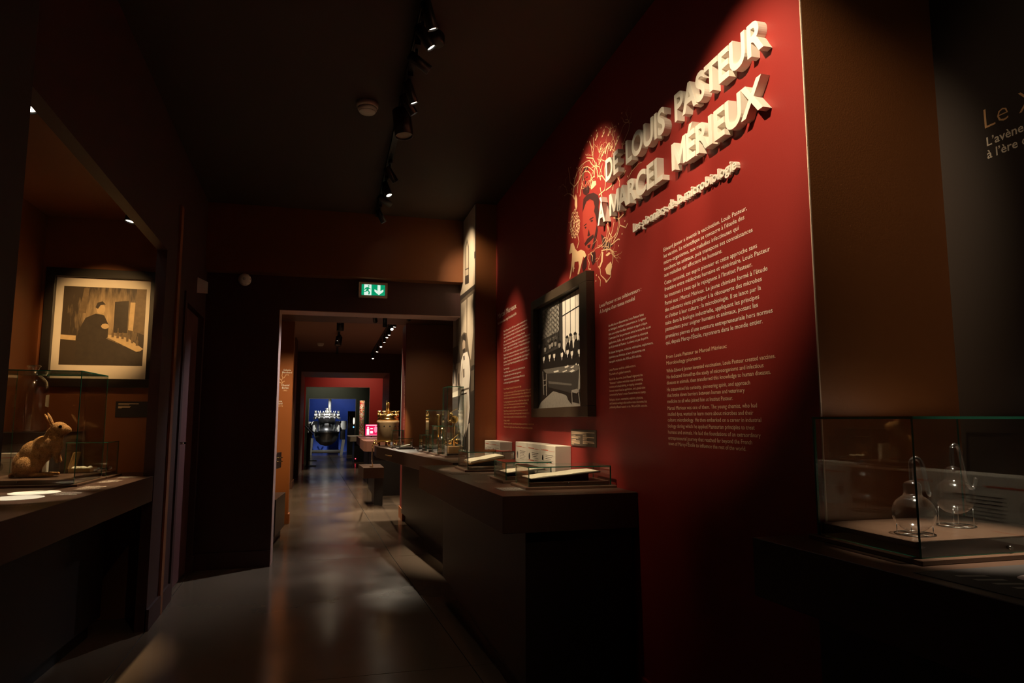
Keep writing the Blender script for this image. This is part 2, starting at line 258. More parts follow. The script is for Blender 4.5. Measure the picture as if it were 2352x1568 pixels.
GROUP = [('pblack',[(4.2,1.932),(3.335,1.921),(3.352,1.264),(4.218,1.257)]),('pgrey',[(4.089,1.887),(3.767,1.899),(3.771,1.717),(4.092,1.711)]),('pdark',[(3.758,1.898),(3.711,1.899),(3.71,1.61),(3.765,1.615)]),('pwhite',[(3.703,1.899),(3.426,1.91),(3.435,1.635),(3.529,1.591),(3.652,1.569),(3.704,1.609)]),('pblack',[(3.657,1.901),(3.649,1.901),(3.651,1.576),(3.66,1.577)]),('pblack',[(3.572,1.905),(3.564,1.904),(3.564,1.609),(3.572,1.61)]),('pblack',[(3.488,1.908),(3.482,1.908),(3.484,1.634),(3.49,1.635)]),('pblack',[(3.705,1.801),(3.429,1.816),(3.429,1.809),(3.705,1.794)]),('pblack',[(3.703,1.901),(3.426,1.911),(3.426,1.907),(3.703,1.896)]),('pgrey',[(3.394,1.904),(3.357,1.904),(3.357,1.744),(3.4,1.736)]),('pdark',[(4.092,1.711),(3.771,1.721),(3.774,1.616),(4.093,1.602)]),('pgrey',[(4.105,1.711),(3.771,1.723),(3.771,1.716),(4.105,1.703)]),('pmid',[(3.991,1.691),(3.917,1.694),(3.918,1.661),(3.991,1.657)]),('pmid',[(3.894,1.695),(3.801,1.698),(3.802,1.663),(3.894,1.66)]),('pblack',[(3.651,1.604),(3.633,1.631),(3.592,1.632),(3.578,1.555),(3.652,1.548)]),('pblack',[(3.584,1.611),(3.571,1.637),(3.539,1.637),(3.522,1.557),(3.59,1.542)]),('pblack',[(3.512,1.617),(3.5,1.636),(3.459,1.635),(3.434,1.555),(3.519,1.536)]),('pblack',[(3.432,1.615),(3.413,1.629),(3.376,1.625),(3.352,1.535),(3.434,1.529)]),('pmid',[(4.082,1.512),(3.739,1.505),(3.445,1.497),(3.408,1.474),(3.513,1.458),(4.019,1.483)]),('pdark',[(4.019,1.483),(3.513,1.458),(3.408,1.473),(3.403,1.344),(3.536,1.342),(3.972,1.395)]),('pmid',[(3.971,1.433),(3.554,1.397),(3.555,1.387),(3.959,1.417)]),('pwhite',[(3.875,1.486),(3.783,1.489),(3.773,1.479),(3.856,1.478)]),('pwhite',[(3.714,1.474),(3.633,1.48),(3.623,1.473),(3.697,1.468)]),('pwhite',[(3.592,1.468),(3.532,1.475),(3.497,1.466),(3.553,1.459)]),('pwhite',[(3.67,1.5),(3.612,1.503),(3.612,1.492),(3.662,1.491)]),('pwhite',[(3.572,1.489),(3.512,1.495),(3.522,1.484),(3.564,1.484)]),('pgrey',[(4.199,1.26),(4.124,1.309),(3.877,1.369),(3.658,1.339),(3.557,1.296),(3.357,1.275),(3.357,1.268),(4.199,1.26)]),('pblack',[(3.657,1.353),(3.536,1.345),(3.558,1.282),(3.617,1.311)]),('pwhite',[(3.622,1.497),(3.612,1.508),(3.596,1.495)]),('pwhite',[(3.493,1.497),(3.477,1.507),(3.464,1.495)]),('pwhite',[(3.455,1.491),(3.439,1.499),(3.432,1.488)]),('pgrey',[(4.09,1.501),(4.075,1.501),(4.057,1.353),(4.075,1.352)]),('pgrey',[(4.019,1.481),(4.005,1.48),(4.002,1.344),(4.017,1.344)]),('pgrey',[(4.076,1.446),(4.005,1.446),(4.005,1.44),(4.076,1.44)]),('pgrey',[(4.076,1.415),(4.006,1.416),(4.006,1.41),(4.076,1.409)]),('pgrey',[(3.555,1.36),(3.468,1.366),(3.44,1.355),(3.469,1.339),(3.552,1.351)]),('pgrey',[(3.556,1.353),(3.544,1.352),(3.538,1.275),(3.55,1.275)]),('pgrey',[(3.455,1.359),(3.444,1.361),(3.415,1.269),(3.428,1.27)]),('pgrey',[(3.427,1.475),(3.414,1.476),(3.406,1.37),(3.45,1.352),(3.455,1.359)])]
HEADS = [(4.15,1.668),(4.029,1.636),(3.931,1.646),(3.888,1.652),(3.825,1.651),(3.751,1.634),(3.618,1.648),(3.561,1.654),(3.488,1.651),(3.409,1.639),(4.055,1.581),(3.937,1.584),(3.849,1.58),(3.709,1.574),(3.61,1.58),(3.539,1.567),(3.424,1.566)]
# ------------------------------------------------------------------ the setting
ZC = 3.0; XR = 1.3
def LX(y): return -.944 - .0327*(y-3.09)
def skew(mb, y0, y1, z0, z1, t=.06, mi=0, out=0.):
    a, b = LX(y0)+out, LX(y1)+out
    mb.hexa([(a-t,y0,z0),(a,y0,z0),(b,y1,z0),(b-t,y1,z0),(a-t,y0,z1),(a,y0,z1),(b,y1,z1),(b-t,y1,z1)], mi)

# floor: polished concrete slabs with sawn joints
fm = mat('polished dark concrete', (.165, .118, .082), .3, noise=.20, nscale=2.2, bump=.006, bscale=25, coords='Object')
nt = fm.node_tree; b = nt.nodes['Principled BSDF']
tc = nt.nodes.new('ShaderNodeTexCoord'); n1 = nt.nodes.new('ShaderNodeTexNoise'); n1.inputs['Scale'].default_value = 1.7; n1.inputs['Detail'].default_value = 6
mr = nt.nodes.new('ShaderNodeMapRange'); mr.inputs[1].default_value = .3; mr.inputs[2].default_value = .7; mr.inputs[3].default_value = .13; mr.inputs[4].default_value = .25
nt.links.new(tc.outputs['Object'], n1.inputs['Vector']); nt.links.new(n1.outputs['Fac'], mr.inputs[0]); nt.links.new(mr.outputs[0], b.inputs['Roughness'])
floor = MB().box(-2.0, 2.0, -1.6, 28.2, -.08, -.006).build('floor', mat('joint filler', (.03,.026,.022), .8))
struct(floor, 'dark polished concrete floor with sawn joints', 'floor')
def JX(y): return .712 - .0515*(y-3.2) if y < 6.24 else .555 - .0335*(y-6.24)
g = .003
ys = [-1.6, 3.43, 6.24, 10.9, 15.3, 22.75, 28.2]
for i in range(len(ys)-1):
    a, c = ys[i]+g, ys[i+1]-g
    for lo, hi in (('L', 'b'), ('b', 'j'), ('j', 'R')):
        fx = {'L': lambda y: -2.0, 'R': lambda y: 2.0, 'b': lambda y: LX(y)+.0, 'j': JX}
        p = [(fx[lo](a)+g, a), (fx[hi](a)-g, a), (fx[hi](c)-g, c), (fx[lo](c)+g, c)]
        MB().prism(p, -.006, 0).build('slab', fm, floor)

ceil = MB().box(-2.0, 2.0, -1.6, 6.08, ZC, ZC+.1).build('ceiling', CEIL); struct(ceil, 'dark brown ceiling of the entrance gallery', 'ceiling')
c2 = MB().box(-2.0, 2.0, 6.32, 8.45, 2.37, 2.75).build('ceiling', CHOC); struct(c2, 'low brown soffit over the doorway passage', 'ceiling')
c3 = MB().box(-2.0, 2.0, 8.45, 15.3, 2.65, 2.75).build('ceiling', mat('brown ceiling paint', (.30,.16,.11), .7)); struct(c3, 'brown ceiling of the second gallery', 'ceiling')
c4 = MB().box(-2.0, 2.0, 17.3, 28.2, 2.9, 3.0).build('ceiling', BLACKW); struct(c4, 'black ceiling of the far rooms', 'ceiling')

# left wall: near pier, lintel over the showcase opening, solid part with a door
w = MB(); skew(w, -1.6, 2.30, 0, ZC, .3); 
wp = struct(w.build('wall_left', BLACKW), 'wall pier beside the showcase opening, coloured black to look unlit')  # near end of the left wall, shade put into its colour as near black
w = MB(); skew(w, 2.30, 4.43, 2.22, ZC, .058); skew(w, 4.43, 5.12, 0, ZC, .058); skew(w, 5.12, 5.97, 2.055, ZC, .058); skew(w, 5.97, 6.10, 0, ZC, .058)
wl = struct(w.build('wall_left', MAROON), 'dark maroon left wall with showcase opening and door')
d = thing('door_1', 'dark maroon flush door in the left wall', 'door', (LX(5.5), 5.5, 0)); d['kind'] = 'structure'
m = MB(); skew(m, 5.15, 5.94, .015, 2.02, .035, out=-.03); dl = m.build('door_leaf', mat('maroon door paint', (.13,.05,.05), .4), d)
m = MB(); skew(m, 5.08, 5.15, 0, 2.09, .05, out=.012); skew(m, 5.94, 6.01, 0, 2.09, .05, out=.012); skew(m, 5.15, 5.94, 2.02, 2.09, .05, out=.012); m.build('door_frame', MAROON, d)
hx = LX(5.22)-.03
hd = MB().cyl((hx, 5.2, 1.035), (hx+.045, 5.2, 1.035), .008).cyl((hx+.045, 5.195, 1.035), (hx+.05, 5.30, 1.035), .007).build('handle', CHROME, dl)
bb = MB(); skew(bb, 4.43, 5.08, 0, .12, .02, out=.014); skew(bb, 6.01, 6.07, 0, .12, .02, out=.014)
struct(bb.build('baseboard_left', MAROON), 'dark maroon baseboard along the left wall', 'baseboard')
# showcase recess
struct(MB().box(-1.83, -1.755, 2.0, 4.82, 0, 2.6).build('wall_left', BROWN), 'orange brown side wall inside the showcase recess')
struct(MB().box(-1.755, -.985, 4.75, 4.82, 0, 2.6).build('wall_back', BROWN), 'orange brown end wall inside the showcase recess behind the framed engraving')
struct(MB().box(-1.755, -1.02, 2.1, 4.75, 2.47, 2.53).build('ceiling', BROWN), 'orange brown ceiling of the showcase recess', 'ceiling')
struct(MB().box(-1.755, -1.22, 2.0, 2.1, 0, 2.6).build('wall_front', BLACKW), 'black near wall of the showcase recess')
# wall behind the camera
struct(MB().box(-2, 2, -1.7, -1.6, 0, 3.1).build('wall_front', BLACKW), 'black wall closing the gallery')
# right red wall, its pale panel edge, and the recess nearer the camera
wr = struct(MB().box(XR, XR+.06, 1.598, 5.5, 0, ZC).build('wall_right', RED), 'deep red wall printed with cream text and an illustration')
MB().box(XR-.0005, XR+.003, 1.594, 1.598, 0, ZC).build('edge_strip', mat('pale board edge', (.75,.55,.42), .6), wr)
struct(MB().box(XR+.003, 1.775, 1.594, 1.5979, 0, ZC).build('wall_back', BROWN), 'orange brown return wall behind the flask case')
wn = struct(MB().box(1.775, 1.85, -1.6, 1.66, 0, ZC).build('wall_right', mat('near black brown wall paint', (.022,.012,.007), .6)), 'dark brown recess wall with a century title')
struct(MB().box(XR-.014, XR, 1.66, 2.76, 0, .13).build('baseboard_right', RED), 'red baseboard at the foot of the red wall', 'baseboard')
# mural pier
wm = struct(MB().box(1.125, 1.75, 5.42, 6.46, 0, ZC).build('wall_right', BROWN), 'brown pier carrying the tall monochrome mural')
# doorway wall, bulkhead
w = MB().box(-1.06, -.453, 6.08, 6.32, 0, ZC).box(-.453, 1.125, 6.08, 6.32, 2.137, ZC)
wb = struct(w.build('wall_back', MAROON), 'dark maroon wall with the wide doorway')
MB().box(-.4535, -.449, 6.081, 6.319, 0, 2.137).build('jamb', MAUVE, wb)
MB().box(-.449, 1.125, 6.081, 6.319, 2.132, 2.137).build('header', MAUVE, wb)
struct(MB().box(-1.06, 1.125, 5.95, 6.08, 2.43, ZC).build('wall_back', mat('bulkhead paint', (.17,.055,.015), .5)), 'brown bulkhead above the doorway')
struct(MB().box(-1.04, -.453, 6.062, 6.08, 0, .13).build('baseboard_back', MAROON), 'dark maroon baseboard left of the doorway', 'baseboard')
# second gallery
struct(MB().box(-1.7, -1.6, 6.32, 15.3, 0, 2.7).build('wall_left', CHOC), 'dark brown left wall of the second gallery')
struct(MB().box(1.62, 1.72, 6.46, 15.3, 0, 2.7).build('wall_right', CHOC), 'dark brown right wall of the second gallery')
po = struct(MB().box(-1.6, -.452, 8.467, 8.62, 0, 2.37).build('wall_back', ORANGE), 'orange pier printed with names and dates')
MB().box(-1.6, -.436, 8.452, 8.467, 0, .11).box(-.452, -.436, 8.467, 8.62, 0, .11).build('baseboard', ORANGE, po)
pr_ = struct(MB().box(.868, 1.62, 8.33, 8.75, 0, 2.37).build('wall_back', BROWN), 'brown pier beside the bench of glass cases')
MB().box(.862, .868, 8.325, 8.75, 0, 2.37).build('red_panel', RED, pr_)
MB().box(.85, .862, 8.31, 8.75, 0, .13).box(.862, .9, 8.31, 8.33, 0, .13).build('baseboard', ORANGE, pr_)
MB().box(.95, .962, 9.6, 9.72, .886, 2.2).build('grey_panel', GREYP, pr_)
struct(MB().box(-1.6, -.70, 10.4, 11.0, 0, 2.65).build('wall_left', BLACKW), 'black panelled pier in the second gallery')
pj = struct(MB().box(-1.6, -.635, 12.6, 13.2, 0, 2.65).build('wall_left', CHOC), 'brown pier beyond the black panel')
MB().box(-1.6, -.62, 12.58, 12.6, 0, .12).box(-.635, -.62, 12.6, 13.2, 0, .12).build('baseboard', CHOC, pj)
w = MB().box(-1.7, -.647, 15.3, 17.3, 0, 2.9).box(1.235, 2.0, 15.3, 17.3, 0, 2.9).box(-.647, 1.235, 15.3, 17.3, 2.228, 2.9)
w2 = struct(w.build('wall_back', CHOC), 'brown wall with a deep passage to the red room')
MB().box(-.647, 1.235, 15.32, 17.28, 2.222, 2.228).build('header', MAUVE, w2)
MB().box(-.647, -.641, 15.32, 17.28, 0, 2.222).build('jamb', MAUVE, w2); MB().box(1.229, 1.235, 15.32, 17.28, 0, 2.222).build('jamb', MAUVE, w2)
w = MB().box(-1.7, -.685, 19.5, 19.65, 0, 2.9).box(1.038, 2.0, 19.5, 19.65, 0, 2.9).box(-.685, 1.038, 19.5, 19.65, 2.095, 2.9)
w3 = struct(w.build('wall_back', REDFAR), 'bright red portal wall')
MB().box(-.685, 1.038, 19.505, 19.645, 2.09, 2.095).box(1.033, 1.038, 19.505, 19.645, 0, 2.09).box(-.685, -.68, 19.505, 19.645, 0, 2.09).build('header', MAUVE, w3)
struct(MB().box(-1.8, -1.7, 15.3, 28.2, 0, 2.9).build('wall_left', GREENW), 'dark green side wall of the far rooms on the left')
struct(MB().box(2.0, 2.1, 15.3, 28.2, 0, 2.9).build('wall_right', GREENW), 'dark green side wall of the far rooms on the right')
w = MB().box(-1.7, -.692, 22.7, 22.9, 0, 2.9).box(.773, 2.0, 22.7, 22.9, 0, 2.9).box(-.692, .773, 22.7, 22.9, 1.868, 2.9)
w4 = struct(w.build('wall_back', GREENW), 'dark green portal wall before the blue room')
MB().box(-.692, .773, 22.705, 22.895, 1.862, 1.868).box(-.692, -.686, 22.705, 22.895, 0, 1.862).box(.767, .773, 22.705, 22.895, 0, 1.862).build('portal_trim', mat('pale portal trim', (.6,.5,.42), .4), w4)
bm_ = mat('blue printed wall', (.010, .045, .30), .55, noise=.5, nscale=1.3)
struct(MB().box(-1.8, 2.0, 27.0, 27.1, 0, 2.9).build('wall_back', bm_), 'deep blue end wall with pale swirls')
fl = fm

# ------------------------------------------------------------------ raised title on the red wall
AX, AY = Vector((0,-1,0)), Vector((0,0,1))          # reading direction on the red wall
def raised(words, z, cap, depth, bold, root, base_x):
    size = cap/.729
    for word, yl, yr in words:
        def wmax(s_): v, _ = glyphs(s_); return max(p[0] for p in v)
        iw = wmax('I')
        offs = [0.] + [wmax(word[:i]+'I')-iw for i in range(1, len(word))]
        allv = []; sep = []
        for ch, o_ in zip(word, offs):
            v, f = glyphs(ch, bold, .5, 6)
            sep.append((v, f, o_)); allv += [p[0]+o_ for p in v]
        lo, hi = min(allv), max(allv); sx = (yl-yr)/(hi-lo)
        for (v, f, o_), ch in zip(sep, word):
            if ch == ' ' or not v: continue
            mb = MB(); mb.add([(base_x - (p[2]+.5)*depth, yl-(p[0]+o_-lo)*sx, z+p[1]*size) for p in v], f)
            mb.build('letter', CREAM, root)
t1 = thing('title_letters', 'raised cream capital letters, upper line of the big wall title', 'lettering', (XR, 2.3, 2.346))
raised((('DE', 2.993, 2.840), ('LOUIS', 2.756, 2.378), ('PASTEUR', 2.296, 1.728)), 2.358, .110, .032, .026, t1, XR-.0005)
t2 = thing('title_letters', 'raised cream capital letters, lower line of the big wall title', 'lettering', (XR, 2.3, 2.158))
raised((('À', 3.104, 3.008), ('MARCEL', 2.954, 2.409), ('MÉRIEUX', 2.330, 1.744)), 2.168, .108, .032, .026, t2, XR-.0005)
t3 = thing('subtitle_letters', 'small raised cream lower-case subtitle beneath the big wall title', 'lettering', (XR, 2.3, 2.034))
def sub(words): raised(words, 2.034, .040, .015, .018, t3, XR-.0005)
sub((('Les', 2.733, 2.655), ('pionniers', 2.635, 2.425), ('de', 2.400, 2.350), ('la', 2.325, 2.288), ('microbiologie', 2.270, 1.922)))

# ------------------------------------------------------------------ printed texts on the red wall
def wall_text(name, lines, yl, size, m_, bold=0., x=XR, parent=None):
    mb = MB()
    for z, yr, s_ in lines: text_into(mb, s_, (x, yl, z), AX, AY, size, yl-yr, bold, lift=.0008)
    return mb.build(name, m_, parent)
wall_text('wall_text', [
(1.883,1.896,"Edward Jenner a inventé la vaccination. Louis Pasteur,"),(1.857,1.911,"les vaccins. Le scientifique se consacre à l’étude des"),
(1.830,1.946,"micro-organismes, aux maladies infectieuses qui"),(1.803,1.869,"touchent les animaux, puis transpose ses connaissances"),
(1.777,2.048,"aux maladies qui affectent les humains."),(1.745,1.849,"Cette curiosité, cet esprit pionnier et cette approche sans"),
(1.719,1.785,"frontière entre médecines humaine et vétérinaire, Louis Pasteur"),(1.691,1.879,"les transmet à ceux qui le rejoignent à l’Institut Pasteur."),
(1.661,1.801,"Parmi eux : Marcel Mérieux. Le jeune chimiste formé à l’étude"),(1.634,1.832,"des colorants vient participer à la découverte des microbes"),
(1.607,1.838,"et s’initier à leur culture : la microbiologie. Il se lance par la"),(1.580,1.849,"suite dans la biologie industrielle, appliquant les principes"),
(1.555,1.858,"pasteuriens pour soigner humains et animaux, posant les"),(1.526,1.785,"premières pierres d’une aventure entrepreneuriale hors normes"),
(1.500,1.837,"qui, depuis Marcy-l’Étoile, rayonnera dans le monde entier.")], 2.476, .0225, PRINTP, 0., parent=wr)
wall_text('wall_text', [
(1.443,2.042,"From Louis Pasteur to Marcel Mérieux:"),(1.418,2.214,"Microbiology pioneers"),
(1.386,1.781,"While Edward Jenner invented vaccination, Louis Pasteur created vaccines."),(1.362,1.842,"He dedicated himself to the study of microorganisms and infectious"),
(1.339,1.807,"diseases in animals, then transferred this knowledge to human diseases."),(1.312,1.916,"He transmitted his curiosity, pioneering spirit, and approach"),
(1.289,1.947,"that broke down barriers between human and veterinary"),(1.265,2.016,"medicine to all who joined him at Institut Pasteur."),
(1.238,1.884,"Marcel Mérieux was one of them. The young chemist, who had"),(1.215,1.905,"studied dyes, wanted to learn more about microbes and their"),
(1.192,1.865,"culture: microbiology. He then embarked on a career in industrial"),(1.168,1.901,"biology during which he applied Pasteurian principles to treat"),
(1.144,1.871,"humans and animals. He laid the foundations of an extraordinary"),(1.121,1.917,"entrepreneurial journey that reached far beyond the French"),
(1.099,1.952,"town of Marcy-l’Étoile to influence the rest of the world.")], 2.477, .0205, PRINT, 0., parent=wr)
wall_text('wall_text', [(1.761,2.691,"Louis Pasteur et ses collaborateurs :"),(1.731,2.758,"À l’origine d’un réseau mondial")], 3.171, .026, PRINTP, 0., parent=wr)
wall_text('wall_text', [
(1.649,2.672,"Au-delà de ses découvertes, Louis Pasteur laisse"),(1.629,2.650,"en héritage la tradition « pasteurienne » : la rigueur"),
(1.607,2.638,"dans une recherche alliant intuition et esprit critique."),(1.586,2.608,"L’entretien d’un lien permanent entre la recherche et ses"),
(1.564,2.636,"applications. Enfin, une vision planétaire se résumant"),(1.543,2.632,"par la formule de Pasteur : la science n’a pas de patrie."),
(1.516,2.589,"Ils étaient biologistes, médecins, vétérinaires, explorateurs,"),(1.494,2.667,"physiciens ou chimistes, et leurs découvertes ont"),
(1.472,2.704,"marqué la recherche des XIXe et XXe siècles.")], 3.061, .0165, PRINTP, 0., parent=wr)
wall_text('wall_text', [
(1.433,2.764,"Louis Pasteur and his collaborators:"),(1.412,2.817,"The birth of a global network"),
(1.388,2.697,"Beyond his discoveries, Louis Pasteur’s legacy was the"),(1.369,2.697,"“Pasteurian” tradition: meticulous research combining"),
(1.351,2.703,"intuition and critical thinking, an ongoing connection"),(1.332,2.673,"between research and its applications, and a global vision"),
(1.313,2.668,"summarized by Pasteur’s motto: Science knows no country."),(1.290,2.697,"Biologists, doctors, veterinarians, explorers, physicists,"),
(1.272,2.659,"and chemists working in this tradition made discoveries that"),(1.254,2.656,"profoundly affected research in the 19th and 20th centuries.")], 3.062, .0155, PRINT, 0., parent=wr)
wall_text('wall_text', [(2.018,4.780,"Marcel Mérieux")], 5.362, .062, PRINTP, 0., parent=wr)
wall_text('wall_text', [(1.969,4.780,"Naissance d’une saga bioindustrielle")], 5.362, .030, PRINTP, 0., parent=wr)
wall_text('wall_text', [
(1.882,4.490,"Marcel Mérieux naît en 1870 dans une famille de soyeux lyonnais."),(1.856,4.498,"Rien ne le prédestine à devenir l’un des pionniers lyonnais de la"),
(1.830,4.467,"science. Diplômé de la Martinière et de l’École de chimie industrielle de"),(1.802,4.549,"Lyon, il part en Allemagne, auprès de Carl Remigius Fresenius."),
(1.774,4.413,"Sa rencontre avec Louis Pasteur et ses travaux avec Émile Roux va tout"),(1.749,4.413,"changer. Il y apprend la microbiologie et l’art de produire les sérums."),
(1.724,4.420,"En 1897 il fonde à Lyon son laboratoire : l’Institut bactériologique."),(1.693,4.455,"Marcel Mérieux met au point des sérums contre le tétanos, la"),
(1.668,4.434,"diphtérie, puis des vaccins pour les animaux, et au service de la santé"),(1.640,4.447,"publique. Premier des savants-industriels de la biologie, il"),
(1.616,4.483,"incarne ce que l’esprit des pasteuriens rend possible."),(1.584,4.980,"Son héritage :"),
(1.557,4.547,"• scientifique, avec son travail sur les sérums et vaccins,"),(1.530,4.641,"le diagnostic et la formation des hygiénistes ;"),
(1.501,4.562,"• entrepreneurial, avec la création de l’Institut Mérieux qui"),(1.475,4.698,"se développe de génération en génération.")], 5.158, .0215, PRINTP, 0., parent=wr)
wall_text('wall_text', [
(1.429,4.648,"Marcel Mérieux: The start of a bioindustrial saga"),(1.398,4.403,"Marcel Mérieux was born in Lyon in 1870 into a family of silk producers. Nothing suggest"),
(1.378,4.411,"ed he would become one of the first bioindustrialists in France. Highly educated, he"),(1.356,4.404,"trained at the industrial chemistry school in Lyon and then in Germany, with"),
(1.328,4.457,"Everything changed when he met Louis Pasteur and Émile Roux. Pasteur’s right"),(1.307,4.492,"hand man. In Paris, Mérieux learned the art of growing microbes and of making"),
(1.285,4.543,"serums against tetanus, diphtheria and pneumonia."),(1.259,4.490,"Marcel Mérieux created the bridge between laboratory medicine and"),
(1.238,4.447,"industry, turning and manufacturing to benefit public health. He devoted his life to"),(1.214,4.516,"making the pathogens responsible for the devastating diseases of his time."),
(1.187,4.975,"His legacy is twofold:"),(1.164,4.336,"• Scientific, through his work on sera and vaccines, diagnostics, and training in expected rules;"),
(1.138,4.369,"• Entrepreneurial, through the creation of Institut Mérieux, which grows with each generation.")], 5.154, .0185, PRINTO, 0., parent=wr)
# century title on the recess wall
q = 1.775/1.3
mb = MB(); text_into(mb, "Le XIXe siècle", (1.775, 1.063*q, 1.2+.601*q), AX, AY, .084, None, -.012, lift=.0008); mb.build('wall_text', PRINTO, wn)
mb = MB()
text_into(mb, "L’avènement de l’hygiène", (1.775, 1.058*q, 1.2+.563*q), AX, AY, .036, None, .012, lift=.0008)
text_into(mb, "à l’ère de la microbiologie", (1.775, 1.058*q, 1.2+.536*q), AX, AY, .036, None, .012, lift=.0008)
mb.build('wall_text', PRINTP, wn)
# ------------------------------------------------------------------ wall illustration (flat vinyl print)
ILL = [mat('dark maroon print', (.035,.006,.005), .6), mat('light red print', (.34,.034,.02), .6), mat('peach print', (.85,.55,.30), .6), mat('dim rust print', (.30,.075,.025), .6)]
fw = lambda y, z, k=0: (XR-.0009-k*.0003, y, z)
idx = {'dark': 0, 'lite': 1, 'cream': 2}
mb = MB()
for i, (c_, p) in enumerate(WALL_FILL): poly(mb, p, lambda y, z: fw(y, z, 1 if c_ == 'lite' else 2), idx[c_])
random.seed(4)
def branch(p, ang, L, dep, w_):
    pts = [p]; x, y = p
    for _ in range(4):
        ang += random.uniform(-.55, .55); x += math.cos(ang)*L/4*1.6; y += math.sin(ang)*L/4; pts.append((x, y))
    stroke(mb, pts, w_, lambda a, b_: fw(a, b_, 3), 2)
    if dep > 0:
        for s_ in (-1, 1):
            if random.random() < .8: branch(pts[random.choice((2,3,4))], ang+s_*random.uniform(.4,1.), L*.65, dep-1, w_*.65)
for p in WALL_LINE: stroke(mb, p, .006, lambda a, b_: fw(a, b_, 3), 2)
for p, a, L in (((3.21,2.46),1.6,.16),((3.17,2.44),1.2,.16),((3.13,2.42),1.9,.15),((3.08,2.42),1.2,.14),((3.03,2.40),1.7,.14),((2.96,2.42),1.4,.13),((2.90,2.44),1.8,.12),
                ((3.52,2.44),1.5,.14),((3.47,2.46),1.9,.13),((3.05,2.16),-1.4,.14),((2.97,2.15),-1.7,.14),((2.90,2.18),-1.2,.12),((2.82,2.2),1.6,.1),((3.25,2.42),1.9,.12)):
    branch(p, a, L, 3, .0045)
for p in WALL_DIM: stroke(mb, p, .006, lambda a, b_: fw(a, b_, 3), 3)
for p in WALL_DOTS: disc(mb, p, .006, .0045, lambda a, b_: fw(a, b_, 3), 2, 6)
for p in WALL_NOTES:
    disc(mb, p, .010, .006, lambda a, b_: fw(a, b_, 3), 2, 6); disc(mb, (p[0]-.018, p[1]+.008), .010, .006, lambda a, b_: fw(a, b_, 3), 2, 6)
    stroke(mb, [(p[0]-.01, p[1]), (p[0]-.01, p[1]+.02), (p[0]-.028, p[1]+.028), (p[0]-.028, p[1]+.008)], .004, lambda a, b_: fw(a, b_, 3), 2)
poly(mb, WALL_BIGNOTE, lambda a, b_: fw(a, b_, 3), 2)
for p in GRAPES:
    ring = [(p[0]+.014*math.cos(a*math.pi/4), p[1]+.012*math.sin(a*math.pi/4)) for a in range(9)]
    stroke(mb, ring, .006, lambda a, b_: fw(a, b_, 3), 2)
for c_, rx, ry in (((3.27,2.72),.05,.06),((3.0,2.67),.055,.075)):
    stroke(mb, [(c_[0]+rx*math.cos(a*math.pi/12), c_[1]+ry*math.sin(a*math.pi/12)) for a in range(25)], .0016, lambda a, b_: fw(a, b_, 3), 3)
o = mb.build('illustration', ILL, wr); o['label'] = 'red and peach printed illustration of two bearded heads, branches, grapes and a horse'

# ------------------------------------------------------------------ mural on the pier (flat monochrome photo print)
MU = [mat('mural dark', (.035,.026,.02), .55), mat('mural mid', (.13,.10,.07), .55, noise=.25, nscale=20), mat('mural grey', (.24,.19,.145), .55, noise=.4, nscale=40), mat('mural cream', (.50,.42,.32), .55, noise=.1, nscale=6), mat('mural white', (.85,.79,.70), .55, noise=.05, nscale=20), mat('mural face', (.42,.33,.25), .55)]
mi_ = {'dark':0,'mid':1,'grey':2,'cream':3,'white':4,'skin':5}
mp = thing('mural_panel', 'tall monochrome photo mural of a man in a white coat on the pier', 'mural', (1.12, 5.9, 1.5))
MB().box(1.119, 1.125, 5.42, 6.44, .75, ZC-.002).build('panel', MU[1], mp)
mb = MB()
lim = lambda y: min(max(y, 5.421), 6.44)
for i, (c_, p) in enumerate(MURAL): poly(mb, p, lambda y, z: (1.1188-.0001*i, lim(y), min(z, ZC-.004)), mi_[c_])
mb.build('print', MU, mp)

# ------------------------------------------------------------------ framed group photograph on the red wall
GP = [mat('photo black', (.018,.016,.014), .4), mat('photo dark', (.05,.045,.04), .4, noise=.3, nscale=40), mat('photo mid', (.16,.145,.125), .4, noise=.3, nscale=40), mat('photo grey', (.33,.30,.26), .4, noise=.35, nscale=60), mat('photo white', (.90,.84,.74), .4, noise=.05, nscale=10)]
gi = {'pblack':0,'pdark':1,'pmid':2,'pgrey':3,'pwhite':4}
gf = thing('picture_frame', 'deep dark brown box frame holding a black and white group photograph', 'picture', (1.28, 3.74, 1.59))
x0, x1, ya, yb_, za, zb_ = 1.253, 1.2995, 3.238, 4.246, 1.214, 1.967
t = .055
for nm, bx in (('rail', (x0,x1,ya,yb_,za,za+t)), ('rail', (x0,x1,ya,yb_,zb_-t,zb_)), ('stile', (x0,x1,ya,ya+t+.05,za+t,zb_-t)), ('stile', (x0,x1,yb_-t,yb_,za+t,zb_-t))):
    bevel(MB().box(*bx).build(nm, FRAMEM, gf), .002)
mb = MB(); mb.box(1.2855, 1.29, ya+.05, yb_-.05, za+.05, zb_-.05, 0)
for i, (c_, p) in enumerate(GROUP): poly(mb, p, lambda y, z: (1.2852-.00008*i, min(max(y,ya+.1),yb_-.052), min(max(z,za+.052),zb_-.052)), gi[c_])
for k in range(9):                                   # herringbone curtain
    for j in range(8):
        y0_ = 4.13-.045*j; z0_ = 1.60+.03*k+.008*j
        stroke(mb, [(y0_, z0_), (y0_-.022, z0_+.02), (y0_-.044, z0_)], .007, lambda a, b_: (1.2815, a, b_), 1)
